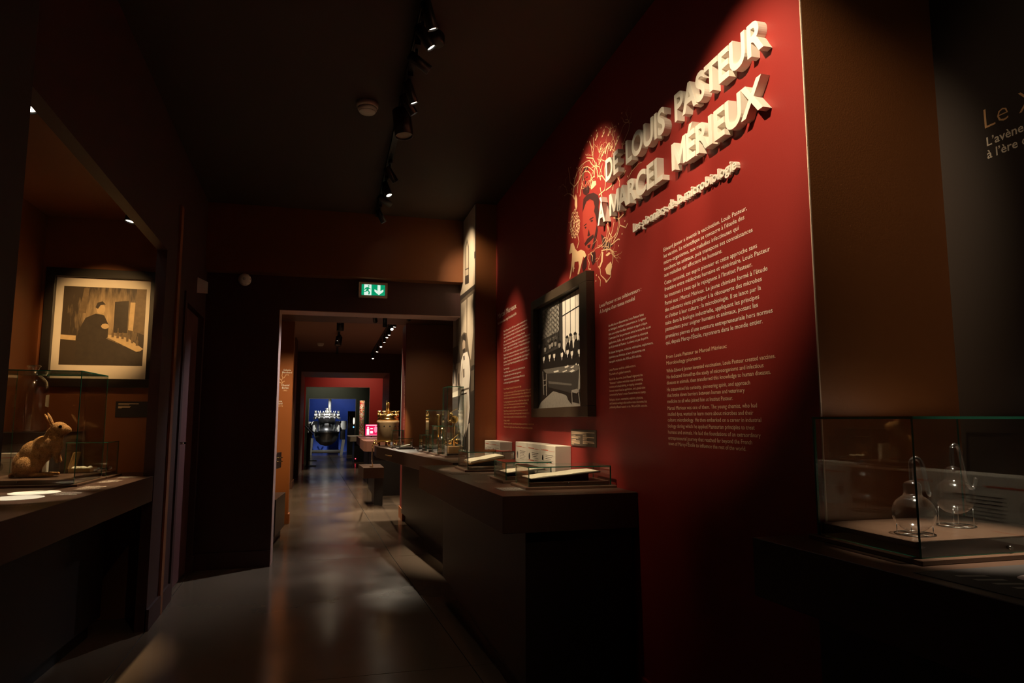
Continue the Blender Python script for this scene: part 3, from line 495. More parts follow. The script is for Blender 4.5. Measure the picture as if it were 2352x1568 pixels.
for i, p in enumerate(HEADS):
    disc(mb, (p[0], p[1]), .022, .019, lambda a, b_: (1.2812, a, b_), 3 if i < 10 else 4, 8)
    disc(mb, (p[0], p[1]+.017), .022, .009, lambda a, b_: (1.281, a, b_), 0, 8)
    if 9 < i: poly(mb, [(p[0]+.006, p[1]-.02), (p[0]-.006, p[1]-.02), (p[0], p[1]-.036)], lambda a, b_: (1.281, a, b_), 4)
mb.build('photograph', GP, gf)
pq = thing('wall_plaque', 'dark taupe caption plaque on the red wall below the group photograph', 'plaque', (1.298, 3.42, 1.1))
MB().box(1.295, 1.2997, 3.235, 3.608, 1.059, 1.146).build('plate', PLAQUE, pq)
mb = MB()
def strip(y0_, y1_, z_, h_=.003, x_=1.2948, mi=0): poly(mb, [(y0_,z_),(y1_,z_),(y1_,z_+h_),(y0_,z_+h_)], lambda a, b_: (x_, a, b_), mi)
for y0_, L, z_ in ((3.598,.345,1.130),(3.598,.23,1.1225),(3.598,.065,1.113),(3.598,.14,1.105),(3.598,.11,1.099),(3.598,.07,1.090),(3.598,.13,1.083),(3.598,.13,1.077),(3.598,.13,1.071),(3.598,.04,1.065),
                  (3.422,.055,1.113),(3.422,.165,1.1055),(3.422,.065,1.100),(3.422,.06,1.092),(3.422,.16,1.084),(3.422,.165,1.078),(3.422,.07,1.073)): strip(y0_, y0_-L, z_)
mb.build('caption', PRINT, pq)['kind'] = 'stuff'

# ------------------------------------------------------------------ framed engraving in the showcase recess (generic sepia stand-in)
ef = thing('picture_frame', 'black framed sepia print with wide cream mount above the rabbit case', 'picture', (-1.40, 4.73, 1.76))
fx0, fx1, fz0, fz1, fy = -1.722, -1.082, 1.398, 2.136, 4.705
tt = .052
for nm, bx in (('rail', (fx0,fx1,fy,4.7495,fz0,fz0+tt)), ('rail', (fx0,fx1,fy,4.7495,fz1-tt,fz1)), ('stile', (fx0,fx0+tt,fy,4.7495,fz0+tt,fz1-tt)), ('stile', (fx1-tt,fx1,fy,4.7495,fz0+tt,fz1-tt))):
    bevel(MB().box(*bx).build(nm, mat('black frame lacquer', (.02,.016,.013), .35), ef), .002)
MB().box(fx0+.05, fx1-.05, 4.735, 4.745, fz0+.05, fz1-.05).build('mount', CARD, ef)
sx0, sx1, sz0, sz1 = -1.628, -1.162, 1.535, 2.026
sep = bpy.data.materials.new('sepia print'); sep.use_nodes = True
nt = sep.node_tree; b = nt.nodes['Principled BSDF']; b.inputs['Roughness'].default_value = .5
tc = nt.nodes.new('ShaderNodeTexCoord'); mp_ = nt.nodes.new('ShaderNodeMapping'); mp_.inputs['Location'].default_value = (-.55, 0, -.62); mp_.inputs['Scale'].default_value = (1, .01, 1)
ln = nt.nodes.new('ShaderNodeVectorMath'); ln.operation = 'LENGTH'; rp = nt.nodes.new('ShaderNodeValToRGB')
nz = nt.nodes.new('ShaderNodeTexNoise'); nz.inputs['Scale'].default_value = 9; nz.inputs['Detail'].default_value = 8
mp2 = nt.nodes.new('ShaderNodeMapping'); mp2.inputs['Scale'].default_value = (3, 1, .6)
ad = nt.nodes.new('ShaderNodeMath'); ad.operation = 'MULTIPLY_ADD'; ad.inputs[1].default_value = .55
nt.links.new(tc.outputs['Generated'], mp_.inputs[0]); nt.links.new(mp_.outputs[0], ln.inputs[0])
nt.links.new(tc.outputs['Generated'], mp2.inputs[0]); nt.links.new(mp2.outputs[0], nz.inputs['Vector'])
nt.links.new(nz.outputs['Fac'], ad.inputs[0]); nt.links.new(ln.outputs['Value'], ad.inputs[2]); nt.links.new(ad.outputs[0], rp.inputs[0])
rp.color_ramp.elements[0].position = .22; rp.color_ramp.elements[0].color = (.62,.45,.24,1)
rp.color_ramp.elements[1].position = .72; rp.color_ramp.elements[1].color = (.045,.030,.016,1)
nt.links.new(rp.outputs[0], b.inputs['Base Color'])
mb = MB(); mb.add([(sx0,4.7345,sz0),(sx1,4.7345,sz0),(sx1,4.7345,sz1),(sx0,4.7345,sz1)], [(0,1,2,3)])
pt = mb.build('print', sep, ef)
SEP = [mat('sepia dark', (.04,.028,.016), .5, noise=.4, nscale=30), mat('sepia mid', (.16,.11,.055), .5, noise=.4, nscale=40), mat('sepia light', (.60,.44,.23), .5, noise=.2, nscale=40)]
fe = lambda u, v, k=0: (sx0+u*(sx1-sx0), 4.734-.0003*k, sz0+v*(sz1-sz0))
mb = MB()
E_ = lambda pts, k, mi: poly(mb, pts, lambda u, v: fe(u, v, k), mi)
E_([(.20,.66),(.24,.98),(.30,.98),(.28,.66)], 1, 1); E_([(.86,.45),(.88,1),(1,1),(1,.40)], 1, 1); E_([(.80,.46),(.81,.82),(.87,.82),(.86,.45)], 1, 2)
E_([(.62,.42),(.62,.82),(.79,.84),(.79,.42)], 1, 0)
E_([(.52,.40),(.80,.36),(1,.22),(.94,.17),(.55,.36)], 2, 2); E_([(.45,.38),(.92,.18),(1,.2),(1,0),(.3,0)], 2, 0)
E_([(.0,.32),(.0,.38),(.18,.37),(.18,.31)], 2, 2)
E_([(.18,0),(.20,.42),(.28,.60),(.40,.66),(.50,.64),(.56,.52),(.56,.36),(.48,.30),(.42,.10),(.40,0)], 3, 0)      # plain standing figure
disc(mb, (.455,.72), .055, .065, lambda u, v: fe(u, v, 4), 2, 12); E_([(.39,.74),(.41,.80),(.47,.82),(.51,.78),(.45,.77),(.42,.72)], 5, 0)
disc(mb, (.52,.50), .05, .035, lambda u, v: fe(u, v, 5), 2, 8)
for u, v, h in ((.62,.36,.10),(.68,.35,.13),(.74,.34,.09),(.80,.31,.11),(.86,.29,.14),(.92,.26,.12)):
    E_([(u-.014,v),(u-.016,v+h*.5),(u-.005,v+h*.65),(u-.005,v+h),(u+.005,v+h),(u+.005,v+h*.65),(u+.016,v+h*.5),(u+.014,v)], 6, 1)
mb.build('print_shapes', SEP, ef)
pe = thing('wall_plaque', 'black caption plaque on the orange wall below the sepia print', 'plaque', (-1.2, 4.745, 1.34))
MB().box(-1.30, -1.118, 4.744, 4.7497, 1.215, 1.312).build('plate', PLAQUEK, pe)
mb = MB()
for L, z_ in ((.115,1.296),(.062,1.289),(.07,1.279),(.066,1.274),(.02,1.270)): poly(mb, [(-1.285,z_),(-1.285+L,z_),(-1.285+L,z_+.003),(-1.285,z_+.003)], lambda a, b_: (a, 4.7438, b_))
mb.build('caption', PRINT, pe)['kind'] = 'stuff'

# ------------------------------------------------------------------ names on the orange pier
mb = MB(); AXF, AYF = Vector((1,0,0)), Vector((0,0,1))
def nm_(s_, x_, z_, w_, sz, mi): text_into(mb, s_, (x_, 8.467, z_), AXF, AYF, sz, w_, .02, mi=mi, lift=.0008)
for s_, px0, px1, py, sz, mi in (("Sidonie",655,670,858,.031,0),("Marchand",652.5,672,863,.030,0),("1976",658,666,868,.025,1),("Chantal",651,666.5,891,.031,0),("Berliet",652,665,896.5,.030,0),("1943",654,662,902,.025,1),
                         ("Simone",637,652,925.5,.031,0),("Penelard",634,652.5,930.5,.030,0),("1937–1973",632,653.5,936,.025,1)):
    s_x = lambda p: -.434 + (p-664-(1202-py)*.0395)/178.0
    nm_(s_, s_x(px0), 1.2+(963-py)/183.5, (px1-px0)/178.0, sz, mi)
for pts in ([(.0,0),(.01,.03),(-.005,.06),(.015,.09),(.0,.12),(.005,.16)],[(-.005,.06),(-.03,.08),(-.04,.11)],[(.015,.09),(.035,.10),(.05,.13)],[(.0,.02),(-.03,.03),(-.05,.06)],[(.01,.03),(.04,.05)]):
    stroke(mb, [(-.575+a*.8, 1.61+b_*.85) for a, b_ in pts], .008, lambda a, b_: (a, 8.4662, b_), 1)
for x_, z_, L in ((-.55,1.778,.05),(-.57,1.597,.05)): poly(mb, [(x_,z_),(x_+L,z_),(x_+L,z_+.004),(x_,z_+.004)], lambda a, b_: (a, 8.4662, b_), 1)
mb.build('wall_text', [PRINTP, PRINTO], po)
mb = MB()
for k in range(40):
    z_ = 1.05+k*.017
    if k % 9 != 8: poly(mb, [(8.36,z_),(8.36+random.uniform(.02,.07),z_),(8.40,z_+.011),(8.36,z_+.011)], lambda a, b_: (.8612, a, b_))
mb.build('wall_text', PRINT, pr_)
# ------------------------------------------------------------------ benches
def bench(label, top_poly, body_poly, kick_poly, z0, z1, kick=.1, name='display_bench'):
    cx = sum(p[0] for p in top_poly)/len(top_poly); cy = sum(p[1] for p in top_poly)/len(top_poly)
    t = thing(name, label, 'bench', (cx, cy, 0))
    bevel(MB().prism(top_poly, z0, z1).build('worktop', BENCH, t), .0015, 1)
    MB().prism(body_poly, kick, z0).build('body', BENCHD, t)
    MB().prism(kick_poly, 0, kick).build('toe_kick', BLACK, t)
    return t
ZB = .886
nb = bench('brown bench below the red wall holding three low glass cases', [(.691,2.758),(1.298,2.77),(1.298,5.415),(1.115,5.415),(1.115,4.73),(.594,4.723)], [(.80,2.80),(1.28,2.80),(1.28,4.95),(.80,4.95)], [(.86,2.86),(1.28,2.86),(1.28,4.9),(.86,4.9)], .735, ZB)
fb = bench('brown bench along the pier holding tall glass cases', [(.873,4.99),(1.114,4.99),(1.114,6.48),(1.6,6.48),(1.6,8.32),(.86,8.32),(.86,8.6),(.527,8.6),(.527,8.18)], [(1.0,5.2),(1.11,5.2),(1.11,6.5),(1.58,6.5),(1.58,8.30),(.84,8.30)], [(1.03,5.3),(1.11,5.3),(1.11,6.5),(1.58,6.5),(1.58,8.28),(.88,8.28)], .76, ZB-.002)
dr = MB().cyl((.62,7.2,.82),(.58,7.5,.82),.006).build('drawer_handle', BRASS, fb)
ZL = .874
lb = bench('brown bench inside the showcase recess under the rabbit case', [(-1.024,2.31),(-.990,4.425),(-1.05,4.425),(-1.05,4.745),(-1.75,4.745),(-1.75,2.31)], [(-1.27,2.32),(-1.22,4.42),(-1.74,4.42),(-1.74,2.32)], [(-1.32,2.34),(-1.27,4.4),(-1.74,4.4),(-1.74,2.34)], .729, ZL)
rb = bench('brown bench in the recess under the flask case', [(1.105,1.646),(1.297,1.646),(1.297,1.592),(1.77,1.592),(1.77,-.6),(1.24,-.6)], [(1.25,1.58),(1.765,1.58),(1.765,-.6),(1.34,-.6)], [(1.3,1.56),(1.765,1.56),(1.765,-.55),(1.4,-.55)], .735, ZB)
l2 = bench('low brown bench with brass drawer handles behind the doorway', [(-.50,6.62),(-.452,7.0),(-1.58,7.0),(-1.58,6.62)], [(-.60,6.66),(-.56,6.98),(-1.58,6.98),(-1.58,6.66)], [(-.64,6.7),(-.6,6.95),(-1.58,6.95),(-1.58,6.7)], .74, ZB)
for dz in (.81, .845): MB().cyl((-.49,6.74,dz),(-.43,6.80,dz),.006).build('drawer_handle', BRASS, l2)
pl = thing('floor_plinth', 'low brown plinth on the floor before the orange pier', 'plinth', (-.8, 7.3, 0))
bevel(MB().prism([(-.49,7.05),(-.446,7.75),(-1.58,7.75),(-1.58,7.05)], .08, .43).build('body', BENCH, pl), .002); MB().prism([(-.52,7.1),(-.48,7.7),(-1.5,7.7),(-1.5,7.1)], 0, .08).build('toe_kick', BLACK, pl)
# further benches in the next rooms
def far_bench(label, x0, x1, y0, y1, z0, z1, m_):
    t = thing('display_bench', label, 'bench', ((x0+x1)/2, (y0+y1)/2, 0))
    MB().prism([(x0+.04,y0),(x1,y0),(x1,y1),(x0,y1),(x0,y0+.15)], z0, z1).build('worktop', m_, t)
    MB().box(x0+.16, x1, y0+.1, y1-.05, 0, z0).build('body', BLACK, t); return t
far_bench('rosy brown bench behind the brass crowned vessel', .515, 1.5, 11.0, 12.6, .70, .86, mat('rosy bench laminate', (.32,.15,.11), .4))
far_bench('pinkish bench under the magenta screen', .535, 1.5, 13.2, 14.9, .70, .85, mat('pink bench laminate', (.40,.19,.15), .4))
far_bench('cream topped bench under the column of beads', .504, 1.9, 19.8, 21.6, .585, .712, mat('cream bench laminate', (.45,.38,.30), .4))

# ------------------------------------------------------------------ glass display cases
def case(label, x0, x1, y0, y1, z, top, base=.035, lip=.02, g=.005, knob=None, group=None, knob_face='y'):
    t = thing('glass_case', label, 'display case', ((x0+x1)/2, (y0+y1)/2, z), group)
    bevel(MB().box(x0-lip, x1+lip, y0-lip, y1+lip, z, z+.012).box(x0+g+.001, x1-g-.001, y0+g+.001, y1-g-.001, z+.012, z+base).build('base', WOODD, t), .0015, 1)
    zb0 = z+.0125
    E = 1
    MB().box(x0, x1, y0, y0+g, zb0, top-g, mis=[E,E,0,E,0,E]).build('pane', [PANE, EDGE], t)
    MB().box(x0, x1, y1-g, y1, zb0, top-g, mis=[E,E,0,E,0,E]).build('pane', [PANE, EDGE], t)
    MB().box(x0, x0+g, y0+g, y1-g, zb0, top-g, mis=[E,E,E,0,E,0]).build('pane', [PANE, EDGE], t)
    MB().box(x1-g, x1, y0+g, y1-g, zb0, top-g, mis=[E,E,E,0,E,0]).build('pane', [PANE, EDGE], t)
    MB().box(x0, x1, y0, y1, top-g, top, mis=[0,0,E,E,E,E]).build('pane', [PANE, EDGE], t)
    if knob is not None: MB().cyl((knob, y0-.006, z+.025), (knob, y0+.004, z+.025), .0045, 12).build('lock', STEELD, t)
    return t
case('low glass case farthest along the red wall bench, holding an open book', .806, 1.10, 4.09, 4.40, ZB, 1.005, .03, knob=.98)
case('low glass case in the middle of the red wall bench', .850, 1.09, 3.33, 3.58, ZB, .987, .03, knob=1.0)
case('low glass case at the near end of the red wall bench', .868, 1.268, 2.985, 3.21, ZB, .987, .03, knob=1.06)
def book(label, x0, x1, y0, y1, z, tilt, th, cover=LEATHER):
    """an open document on a wedge stand; rises towards +x"""
    t = thing('open_book', label, 'book', (x0, (y0+y1)/2, z))
    h = (x1-x0)*tilt
    MB().hexa([(x0,y0,z+.010),(x1,y0,z+.010+h),(x1,y1,z+.010+h),(x0,y1,z+.010),(x0,y0,z+.014+th*.3),(x1,y0,z+.014+h+th*.3),(x1,y1,z+.014+h+th*.3),(x0,y1,z+.014+th*.3)]).build('cover', cover, t)
    n = 8; v = []
    mb = MB()
    for i in range(n):
        a, c = i/n, (i+1)/n; pa = .003*math.sin(a*math.pi*2.0)**2; pc = .003*math.sin(c*math.pi*2.0)**2
        q0, q1 = x0+.006+(x1-x0-.012)*a, x0+.006+(x1-x0-.012)*c; b0 = z+.0145+th*.3
        mb.hexa([(q0,y0+.006,b0+h*a),(q1,y0+.006,b0+h*c),(q1,y1-.006,b0+h*c),(q0,y1-.006,b0+h*a),(q0,y0+.006,b0+h*a+th+pa),(q1,y0+.006,b0+h*c+th+pc),(q1,y1-.006,b0+h*c+th+pc),(q0,y1-.006,b0+h*a+th+pa)])
    mb.build('pages', PAPER, t)
    MB().hexa([(x0+.02,y0+.05,z),(x1-.04,y0+.05,z),(x1-.04,y1-.05,z),(x0+.02,y1-.05,z),(x0+.02,y0+.05,z+.0098+.02*tilt),(x1-.04,y0+.05,z+.0098+h-.04*tilt),(x1-.04,y1-.05,z+.0098+h-.04*tilt),(x0+.02,y1-.05,z+.0098+.02*tilt)]).build('stand', BENCHD, t)
    return t
book('open yellowed book lying in the glass case farthest along the bench', .83, 1.05, 4.13, 4.36, ZB+.03, .16, .010)
book('cream manuscript sheet on a sloping stand in the middle low case', .862, 1.065, 3.36, 3.55, ZB+.03, .10, .002, BENCHD)
book('long cream manuscript sheet on a sloping stand in the near low case', .885, 1.225, 3.01, 3.18, ZB+.03, .085, .002, BENCHD)

# cream text boxes against the red wall
def text_box(label, x0, x1, y0, y1, z, top, pages, face='x', pics=True):
    t = thing('text_box', label, 'sign', ((x0+x1)/2, (y0+y1)/2, z))
    bevel(MB().box(x0, x1, y0, y1, z, top).build('box', CARD, t), .002, 1)
    mb = MB()
    if face == 'x': fr = lambda u, v: (x0-.0006, y1-(y1-y0)*u, z+(top-z)*v)
    elif face == 'p': fr = lambda u, v: (x1+.0006, y0+(y1-y0)*u, z+(top-z)*v)
    else: fr = lambda u, v: (x0+(x1-x0)*u, y0-.0006, z+(top-z)*v)
    n = pages
    for k in range(n):
        u0 = k/n+.03; W = 1/n-.05
        S = lambda a, c, v, h, mi: poly(mb, [(a,v),(c,v),(c,v+h),(a,v+h)], fr, mi)
        disc(mb, (u0+.03*W, .83), .02*W, .03, fr, 1, 6); S(u0+.08*W, u0+.55*W, .815, .026, 1); S(u0+.62*W, u0+W, .805, .008, 1)
        disc(mb, (u0+.11*W, .50), .065*W, .15, fr, 0 if k != 0 else 2, 14); disc(mb, (u0+.11*W, .54), .03*W, .07, fr, 2, 10)
        for j in range(7): S(u0+.34*W, u0+(.92-.08*((j*7)%3))*W, .66-.06*j, .013, 0 if j < 3 else 2)
        if k: S(k/n-.003, k/n+.003, 0, 1, 3)
        S(u0+.08*W, u0+.5*W, .14, .016, 1)
    mb.build('print', [INK, INKR, INKG, mat('page crease', (.5,.45,.38), .6)], t)['kind'] = 'stuff'
    return t
text_box('shorter cream text box standing against the red wall by the pier', 1.205, 1.2985, 4.894, 5.40, ZB, 1.036, 2)
text_box('longer cream text box standing against the red wall beneath the framed group photograph', 1.205, 1.2985, 3.617, 4.455, ZB, 1.053, 3)
text_box('cream text box on the recess bench behind the rabbit case', -1.74, -1.49, 4.27, 4.31, ZL, 1.02, 1, 'y')
text_box('cream text box standing against the dark recess wall beside the flask case', 1.68, 1.772, .30, 1.215, ZB, 1.053, 3)
text_box('long cream text box on the recess bench near the black pier', -1.745, -1.65, 2.35, 3.55, ZL, 1.06, 4, 'p')
# flat labels on the bench tops
def label_strip(name, label, x, y, w_, l_, z, lines, plate=None, rot=0., cat='label'):
    t = thing(name, label, cat, (x, y, z)); c_, s_ = math.cos(rot), math.sin(rot)
    fr = lambda u, v, k=0: (x+u*c_-v*s_, y+u*s_+v*c_, z+.0006+k)
    if plate: 
        mb = MB(); mb.prism([fr(a, b_)[:2] for a, b_ in ((-w_/2,-l_/2),(w_/2,-l_/2),(w_/2,l_/2),(-w_/2,l_/2))], z+.0002, z+.001); mb.build('plate', plate, t)
    mb = MB()
    for k in range(lines):
        v = l_*.40-k*l_*.8/max(lines-1, 1); L = w_*(.86 if k % 3 else .55)
        for q_ in range(6):
            a = -w_*.43+L*q_/6; poly(mb, [(a, v), (a+L/6*.82, v), (a+L/6*.82, v+l_*.035), (a, v+l_*.035)], lambda p, r_: fr(p, r_, .0006))
    mb.build('caption', PRINTP, t)['kind'] = 'stuff'; return t
for lb_, x_, y_, w_, l_, n_, pm in (('pale caption beside the near low case, on a grey plate',.80,3.03,.12,.14,4,mat('grey plate',(.12,.105,.095),.5)),('pale caption beside the middle low case',.76,3.42,.10,.13,6,None),('pale caption at the far corner of the red wall bench',.70,4.30,.08,.14,4,None),
                               ('grey caption plate in front of the farthest low case',.73,3.95,.10,.12,3,mat('taupe plate',(.13,.09,.07),.5))):
    label_strip('bench_caption', lb_, x_, y_, w_, l_, ZB, n_, pm)
for lb_, x_, y_ in (('pale caption in front of the short flat-topped case',.80,6.78),('pale caption in front of the brass tube case',.82,6.45),('pale caption in front of the bottle case',.86,6.02),('pale caption in front of the globe case',.90,5.62),('pale caption on the bench beside the mural pier',.93,5.30)):
    label_strip('bench_caption', lb_, x_, y_, .07, .16, ZB-.002, 4)
sd = thing('printed_disc', 'grey printed disc on the bench top between the low cases', 'print', (.90, 3.76, ZB)); mb = MB(); mb.prism([(.93+.07*math.cos(a*math.pi/16), 3.78+.09*math.sin(a*math.pi/16)) for a in range(32)], ZB+.0002, ZB+.001); mb.build('disc', mat('pale grey print', (.45,.42,.36), .5), sd)

# ------------------------------------------------------------------ showcase recess objects
case('tall glass case holding the stuffed rabbit', -1.645, -1.205, 3.815, 4.232, ZL, 1.442, .035, knob=-1.45)
case('small glass case holding the open wooden box and metal instruments', -1.405, -1.198, 4.278, 4.488, ZL, 1.075, .03)
# the rabbit
rt = thing('rabbit', 'stuffed brown rabbit sitting upright in the tall glass case', 'rabbit', (-1.44, 4.02, ZL+.035))
def rxz(cx, cy): return (-1.600+cx*.000235, ZL+.036+(1455-cy)*.000252)
parts = []
def E3(cx, cy, rx, rz, ry, y=4.02, rot=0.):
    X_, Z_ = rxz(cx, cy); parts.append((Vector((X_, y, Z_)), rx*.000235, ry, rz*.000252, rot))
E3(440,1180,225,270,.060); E3(420,1280,195,185,.064); E3(590,990,255,265,.058); E3(560,1110,270,250,.062); E3(700,1000,240,200,.056); E3(650,880,190,150,.05); E3(770,850,235,220,.054); E3(850,930,180,140,.047); E3(910,780,215,190,.050); E3(970,840,170,160,.044); E3(950,670,180,180,.040); E3(965,570,160,130,.035)
E3(1045,480,165,128,.037,rot=.2); E3(1075,440,110,70,.030); E3(1140,505,125,98,.031,rot=.35); E3(1205,515,78,66,.022,rot=.35); E3(1245,505,36,36,.013); E3(1110,570,105,66,.030)
E3(1000,920,105,120,.038); E3(640,1230,160,200,.048,4.0); E3(520,1230,190,215,.052,3.985); E3(600,1330,150,110,.055)
for s_ in (-1, 1):
    yy = 4.02+s_*.024
    for k in range(6): E3(1000+14*k, 940+36*k, 44-3*k, 48-3*k, .013, yy, .4)
    E3(1085,1145,26,30,.011,yy)
    for k in range(9): E3(560+58*k, 1408-(6 if k > 4 else 0), 62-2.5*k, 46-2.2*k, .021-.0008*k, 4.02+s_*.040)
for base_, tip, yy in (((885,450),(715,205),4.040),((950,430),(835,185),3.998)):
    for k in range(12):
        a = k/11; E3(base_[0]+(tip[0]-base_[0])*a, base_[1]+(tip[1]-base_[1])*a, 30*math.sin(.45+2.4*a)+4, 42*math.sin(.5+2.2*a)+6, .010*math.sin(.4+2.4*a)+.004, yy, -.6)
E3(205,1415,52,48,.022); E3(240,1400,50,45,.022)
mb = MB()
for c_, a, b_, d_, rot in parts: mb.ball(c_, a, b_, d_, 16, 10, rot=Matrix.Rotation(rot, 3, 'Y'))
tmp = mb.build('tmp', BLACK)
rm = tmp.modifiers.new('r', 'REMESH'); rm.mode = 'VOXEL'; rm.voxel_size = .0028; sm = tmp.modifiers.new('s', 'SMOOTH'); sm.factor = .5; sm.iterations = 6
dg = bpy.context.evaluated_depsgraph_get(); ev = tmp.evaluated_get(dg); me = bpy.data.meshes.new_from_object(ev)
bpy.data.objects.remove(tmp)
FUR = mat('brown rabbit fur', (.42,.20,.055), .8, noise=.75, nscale=38, bump=.9, bscale=180)
body = bpy.data.objects.new('body', me); me.materials.clear(); me.materials.append(FUR)
for p in me.polygons: p.use_smooth = True
link(body, rt); body.location = -Vector(rt.location)
random.seed(7); mb = MB()
fvs = me.vertices; step = max(1, len(fvs)//26000)
EARZ = rxz(0, 400)[1]
for v in list(fvs)[::step]:
    n_ = v.normal; p = v.co
    if p.z > EARZ and p.x < rxz(960, 0)[0]: continue
    d_ = (n_*.28+Vector((-.45,0,-.7))+Vector((random.uniform(-.3,.3),random.uniform(-.3,.3),random.uniform(-.25,.25)))).normalized()
    s_ = n_.cross(d_); 
    if s_.length < 1e-4: continue
    s_ = s_.normalized()*.0006; L = random.uniform(.003,.0065)
    mb.add([p-n_*.001+s_, p-n_*.001-s_, p+d_*L+n_*.001], [(0,1,2)], random.randrange(3))
fo = mb.build('fur', [FUR, mat('pale fur tips', (.60,.34,.12), .8), mat('dark fur tips', (.16,.09,.04), .8)], rt); fo['kind'] = 'stuff'
for yy in (4.02-.034, 4.02+.034):
    X_, Z_ = rxz(1105, 452); MB().ball((X_, yy, Z_), .0085, .006, .0085, 12, 8).build('eye', mat('black glass eye', (.005,.004,.004), .05), rt)
# bottle on its dark plinth
jp = thing('jar_plinth', 'dark block plinth under the big glass bottle', 'plinth', (-1.6, 4.55, ZL)); bevel(MB().box(-1.745, -1.44, 4.32, 4.70, ZL, 1.130).build('block', BENCHD, jp), .002)
jb = thing('glass_bottle', 'large clear round-shouldered glass bottle with flared lip behind the rabbit', 'bottle', (-1.64, 4.42, 1.130))
jc = (-1.64, 4.42, 1.130)
MB().lathe([(0.0038,0.0017),(0.0760,0.0017),(0.0821,0.0102),(0.0821,0.2202),(0.0790,0.2541),(0.0699,0.2837),(0.0532,0.3066),(0.0342,0.3202),(0.0258,0.3286),(0.0243,0.3473),(0.0258,0.3600),(0.0334,0.3684),(0.0350,0.3727),(0.0304,0.3761),(0.0228,0.3642)], jc, (0,0,1), 40, cap=False).build('body', glass_mat('old bottle glass', (.93,.93,.93), .13, .12, gain=1.3), jb)
MB().lathe([(0.0790,0.0034),(0.0790,0.0102),(0.0000,0.0119)], jc, (0,0,1), 32, cap=False).build('base_ring', THIN, jb)
mb = MB(); n = 10
ang0, ang1 = R(-18), R(45)
vv = []
for k in range(n+1):
    a = ang0+(ang1-ang0)*k/n; e = math.sin(math.pi*min(1, k/n*1.0)); hh = .030+(.006*math.sqrt(max(0,e)))
    for zz in (-1, 1): vv.append((jc[0]+.0830*math.cos(a), jc[1]+.0830*math.sin(a), jc[2]+.175+zz*hh))
mb.add(vv, [(2*k, 2*k+2, 2*k+3, 2*k+1) for k in range(n)]); mb.build('label', PAPER, jb)
gm = thing('wood_carving', 'tall dark polished wooden piece beside the rabbit case', 'ornament', (-1.70, 4.14, ZL)); MB().lathe([(.03,0),(.03,.42),(.026,.5),(.014,.56),(.0,.58)], (-1.70,4.14,ZL), (0,0,1), 20, sy=.8).build('body', mat('polished red wood', (.25,.09,.03), .3, noise=.4, nscale=14), gm)
# small case contents
wx = thing('wooden_box', 'open wooden box with raised lid and cream contents in the small case', 'box', (-1.33, 4.36, ZL+.03))
z_ = ZL+.031
MB().box(-1.392,-1.285,4.30,4.42,z_,z_+.004).box(-1.392,-1.285,4.30,4.304,z_,z_+.026).box(-1.392,-1.285,4.416,4.42,z_,z_+.026).box(-1.392,-1.388,4.304,4.416,z_,z_+.026).box(-1.289,-1.285,4.304,4.416,z_,z_+.026).build('tray', LEATHER, wx)
MB().obox((-1.383,4.36,z_+.068),(.25,0,1),(0,1,0),(1,0,-.25),.045,.058,.003).build('lid', mat('honey wood', (.48,.27,.09), .4, noise=.3, nscale=20), wx)
random.seed(3)
for k in range(9): MB().ball((-1.375+.0095*k, 4.34+random.uniform(-.02,.05), z_+.024), .014, .016, .011, 10, 6).build('cotton_wad', PAPER, wx)
iv = thing('metal_instrument', 'polished metal syringe lying beside the wooden box', 'instrument', (-1.24, 4.40, z_))
MB().cyl((-1.272,4.36,z_+.012),(-1.24,4.43,z_+.014),.011,14).build('barrel', CHROME, iv); MB().cyl((-1.24,4.43,z_+.014),(-1.228,4.453,z_+.014),.005).ball((-1.228,4.453,z_+.016),.012,.006,.012).build('plunger', CHROME, iv); MB().cyl((-1.272,4.36,z_+.012),(-1.278,4.335,z_+.009),.004).build('nozzle', CHROME, iv)
wj = thing('specimen_lens', 'small clear glass dome beside the rabbit', 'glass', (-1.30, 4.60, ZL)); MB().lathe([(.02,0),(.02,.25),(.026,.265),(.02,.282),(.008,.288),(0,.288)], (-1.42,4.60,ZL), (0,0,1), 20, cap=False).build('body', THIN, wj)
# printed discs and captions on the recess bench
DISC = mat('white disc print', (.85,.83,.76), .5, noise=.03, nscale=40)  # even white print with slight noise
for lb_, x_, y_ in (('white printed disc on the recess bench, nearer the rabbit case',-1.272,3.54),('white printed disc on the recess bench, beside the bright caption strip',-1.262,3.33)):
    t = thing('printed_disc', lb_, 'print', (x_, y_, ZL)); MB().prism([(x_+.10*math.cos(a*math.pi/20), y_+.10*math.sin(a*math.pi/20)) for a in range(40)], ZL+.0002, ZL+.0012).build('disc', DISC, t)
for lb_, x_, y_, w_, l_, n_ in (('pale caption beside the far end of the small case',-1.10,4.36,.11,.16,7),('pale caption beside the rabbit case, between two longer captions',-1.115,4.08,.11,.18,7),('pale caption beyond the white disc nearer the rabbit case',-1.10,3.72,.12,.2,7),('pale caption beside the pair of white discs',-1.11,3.46,.12,.14,5),('pale caption at the black pier end of the recess bench',-1.13,3.06,.10,.12,3)):
    label_strip('bench_caption', lb_, x_, y_, w_, l_, ZL, n_)

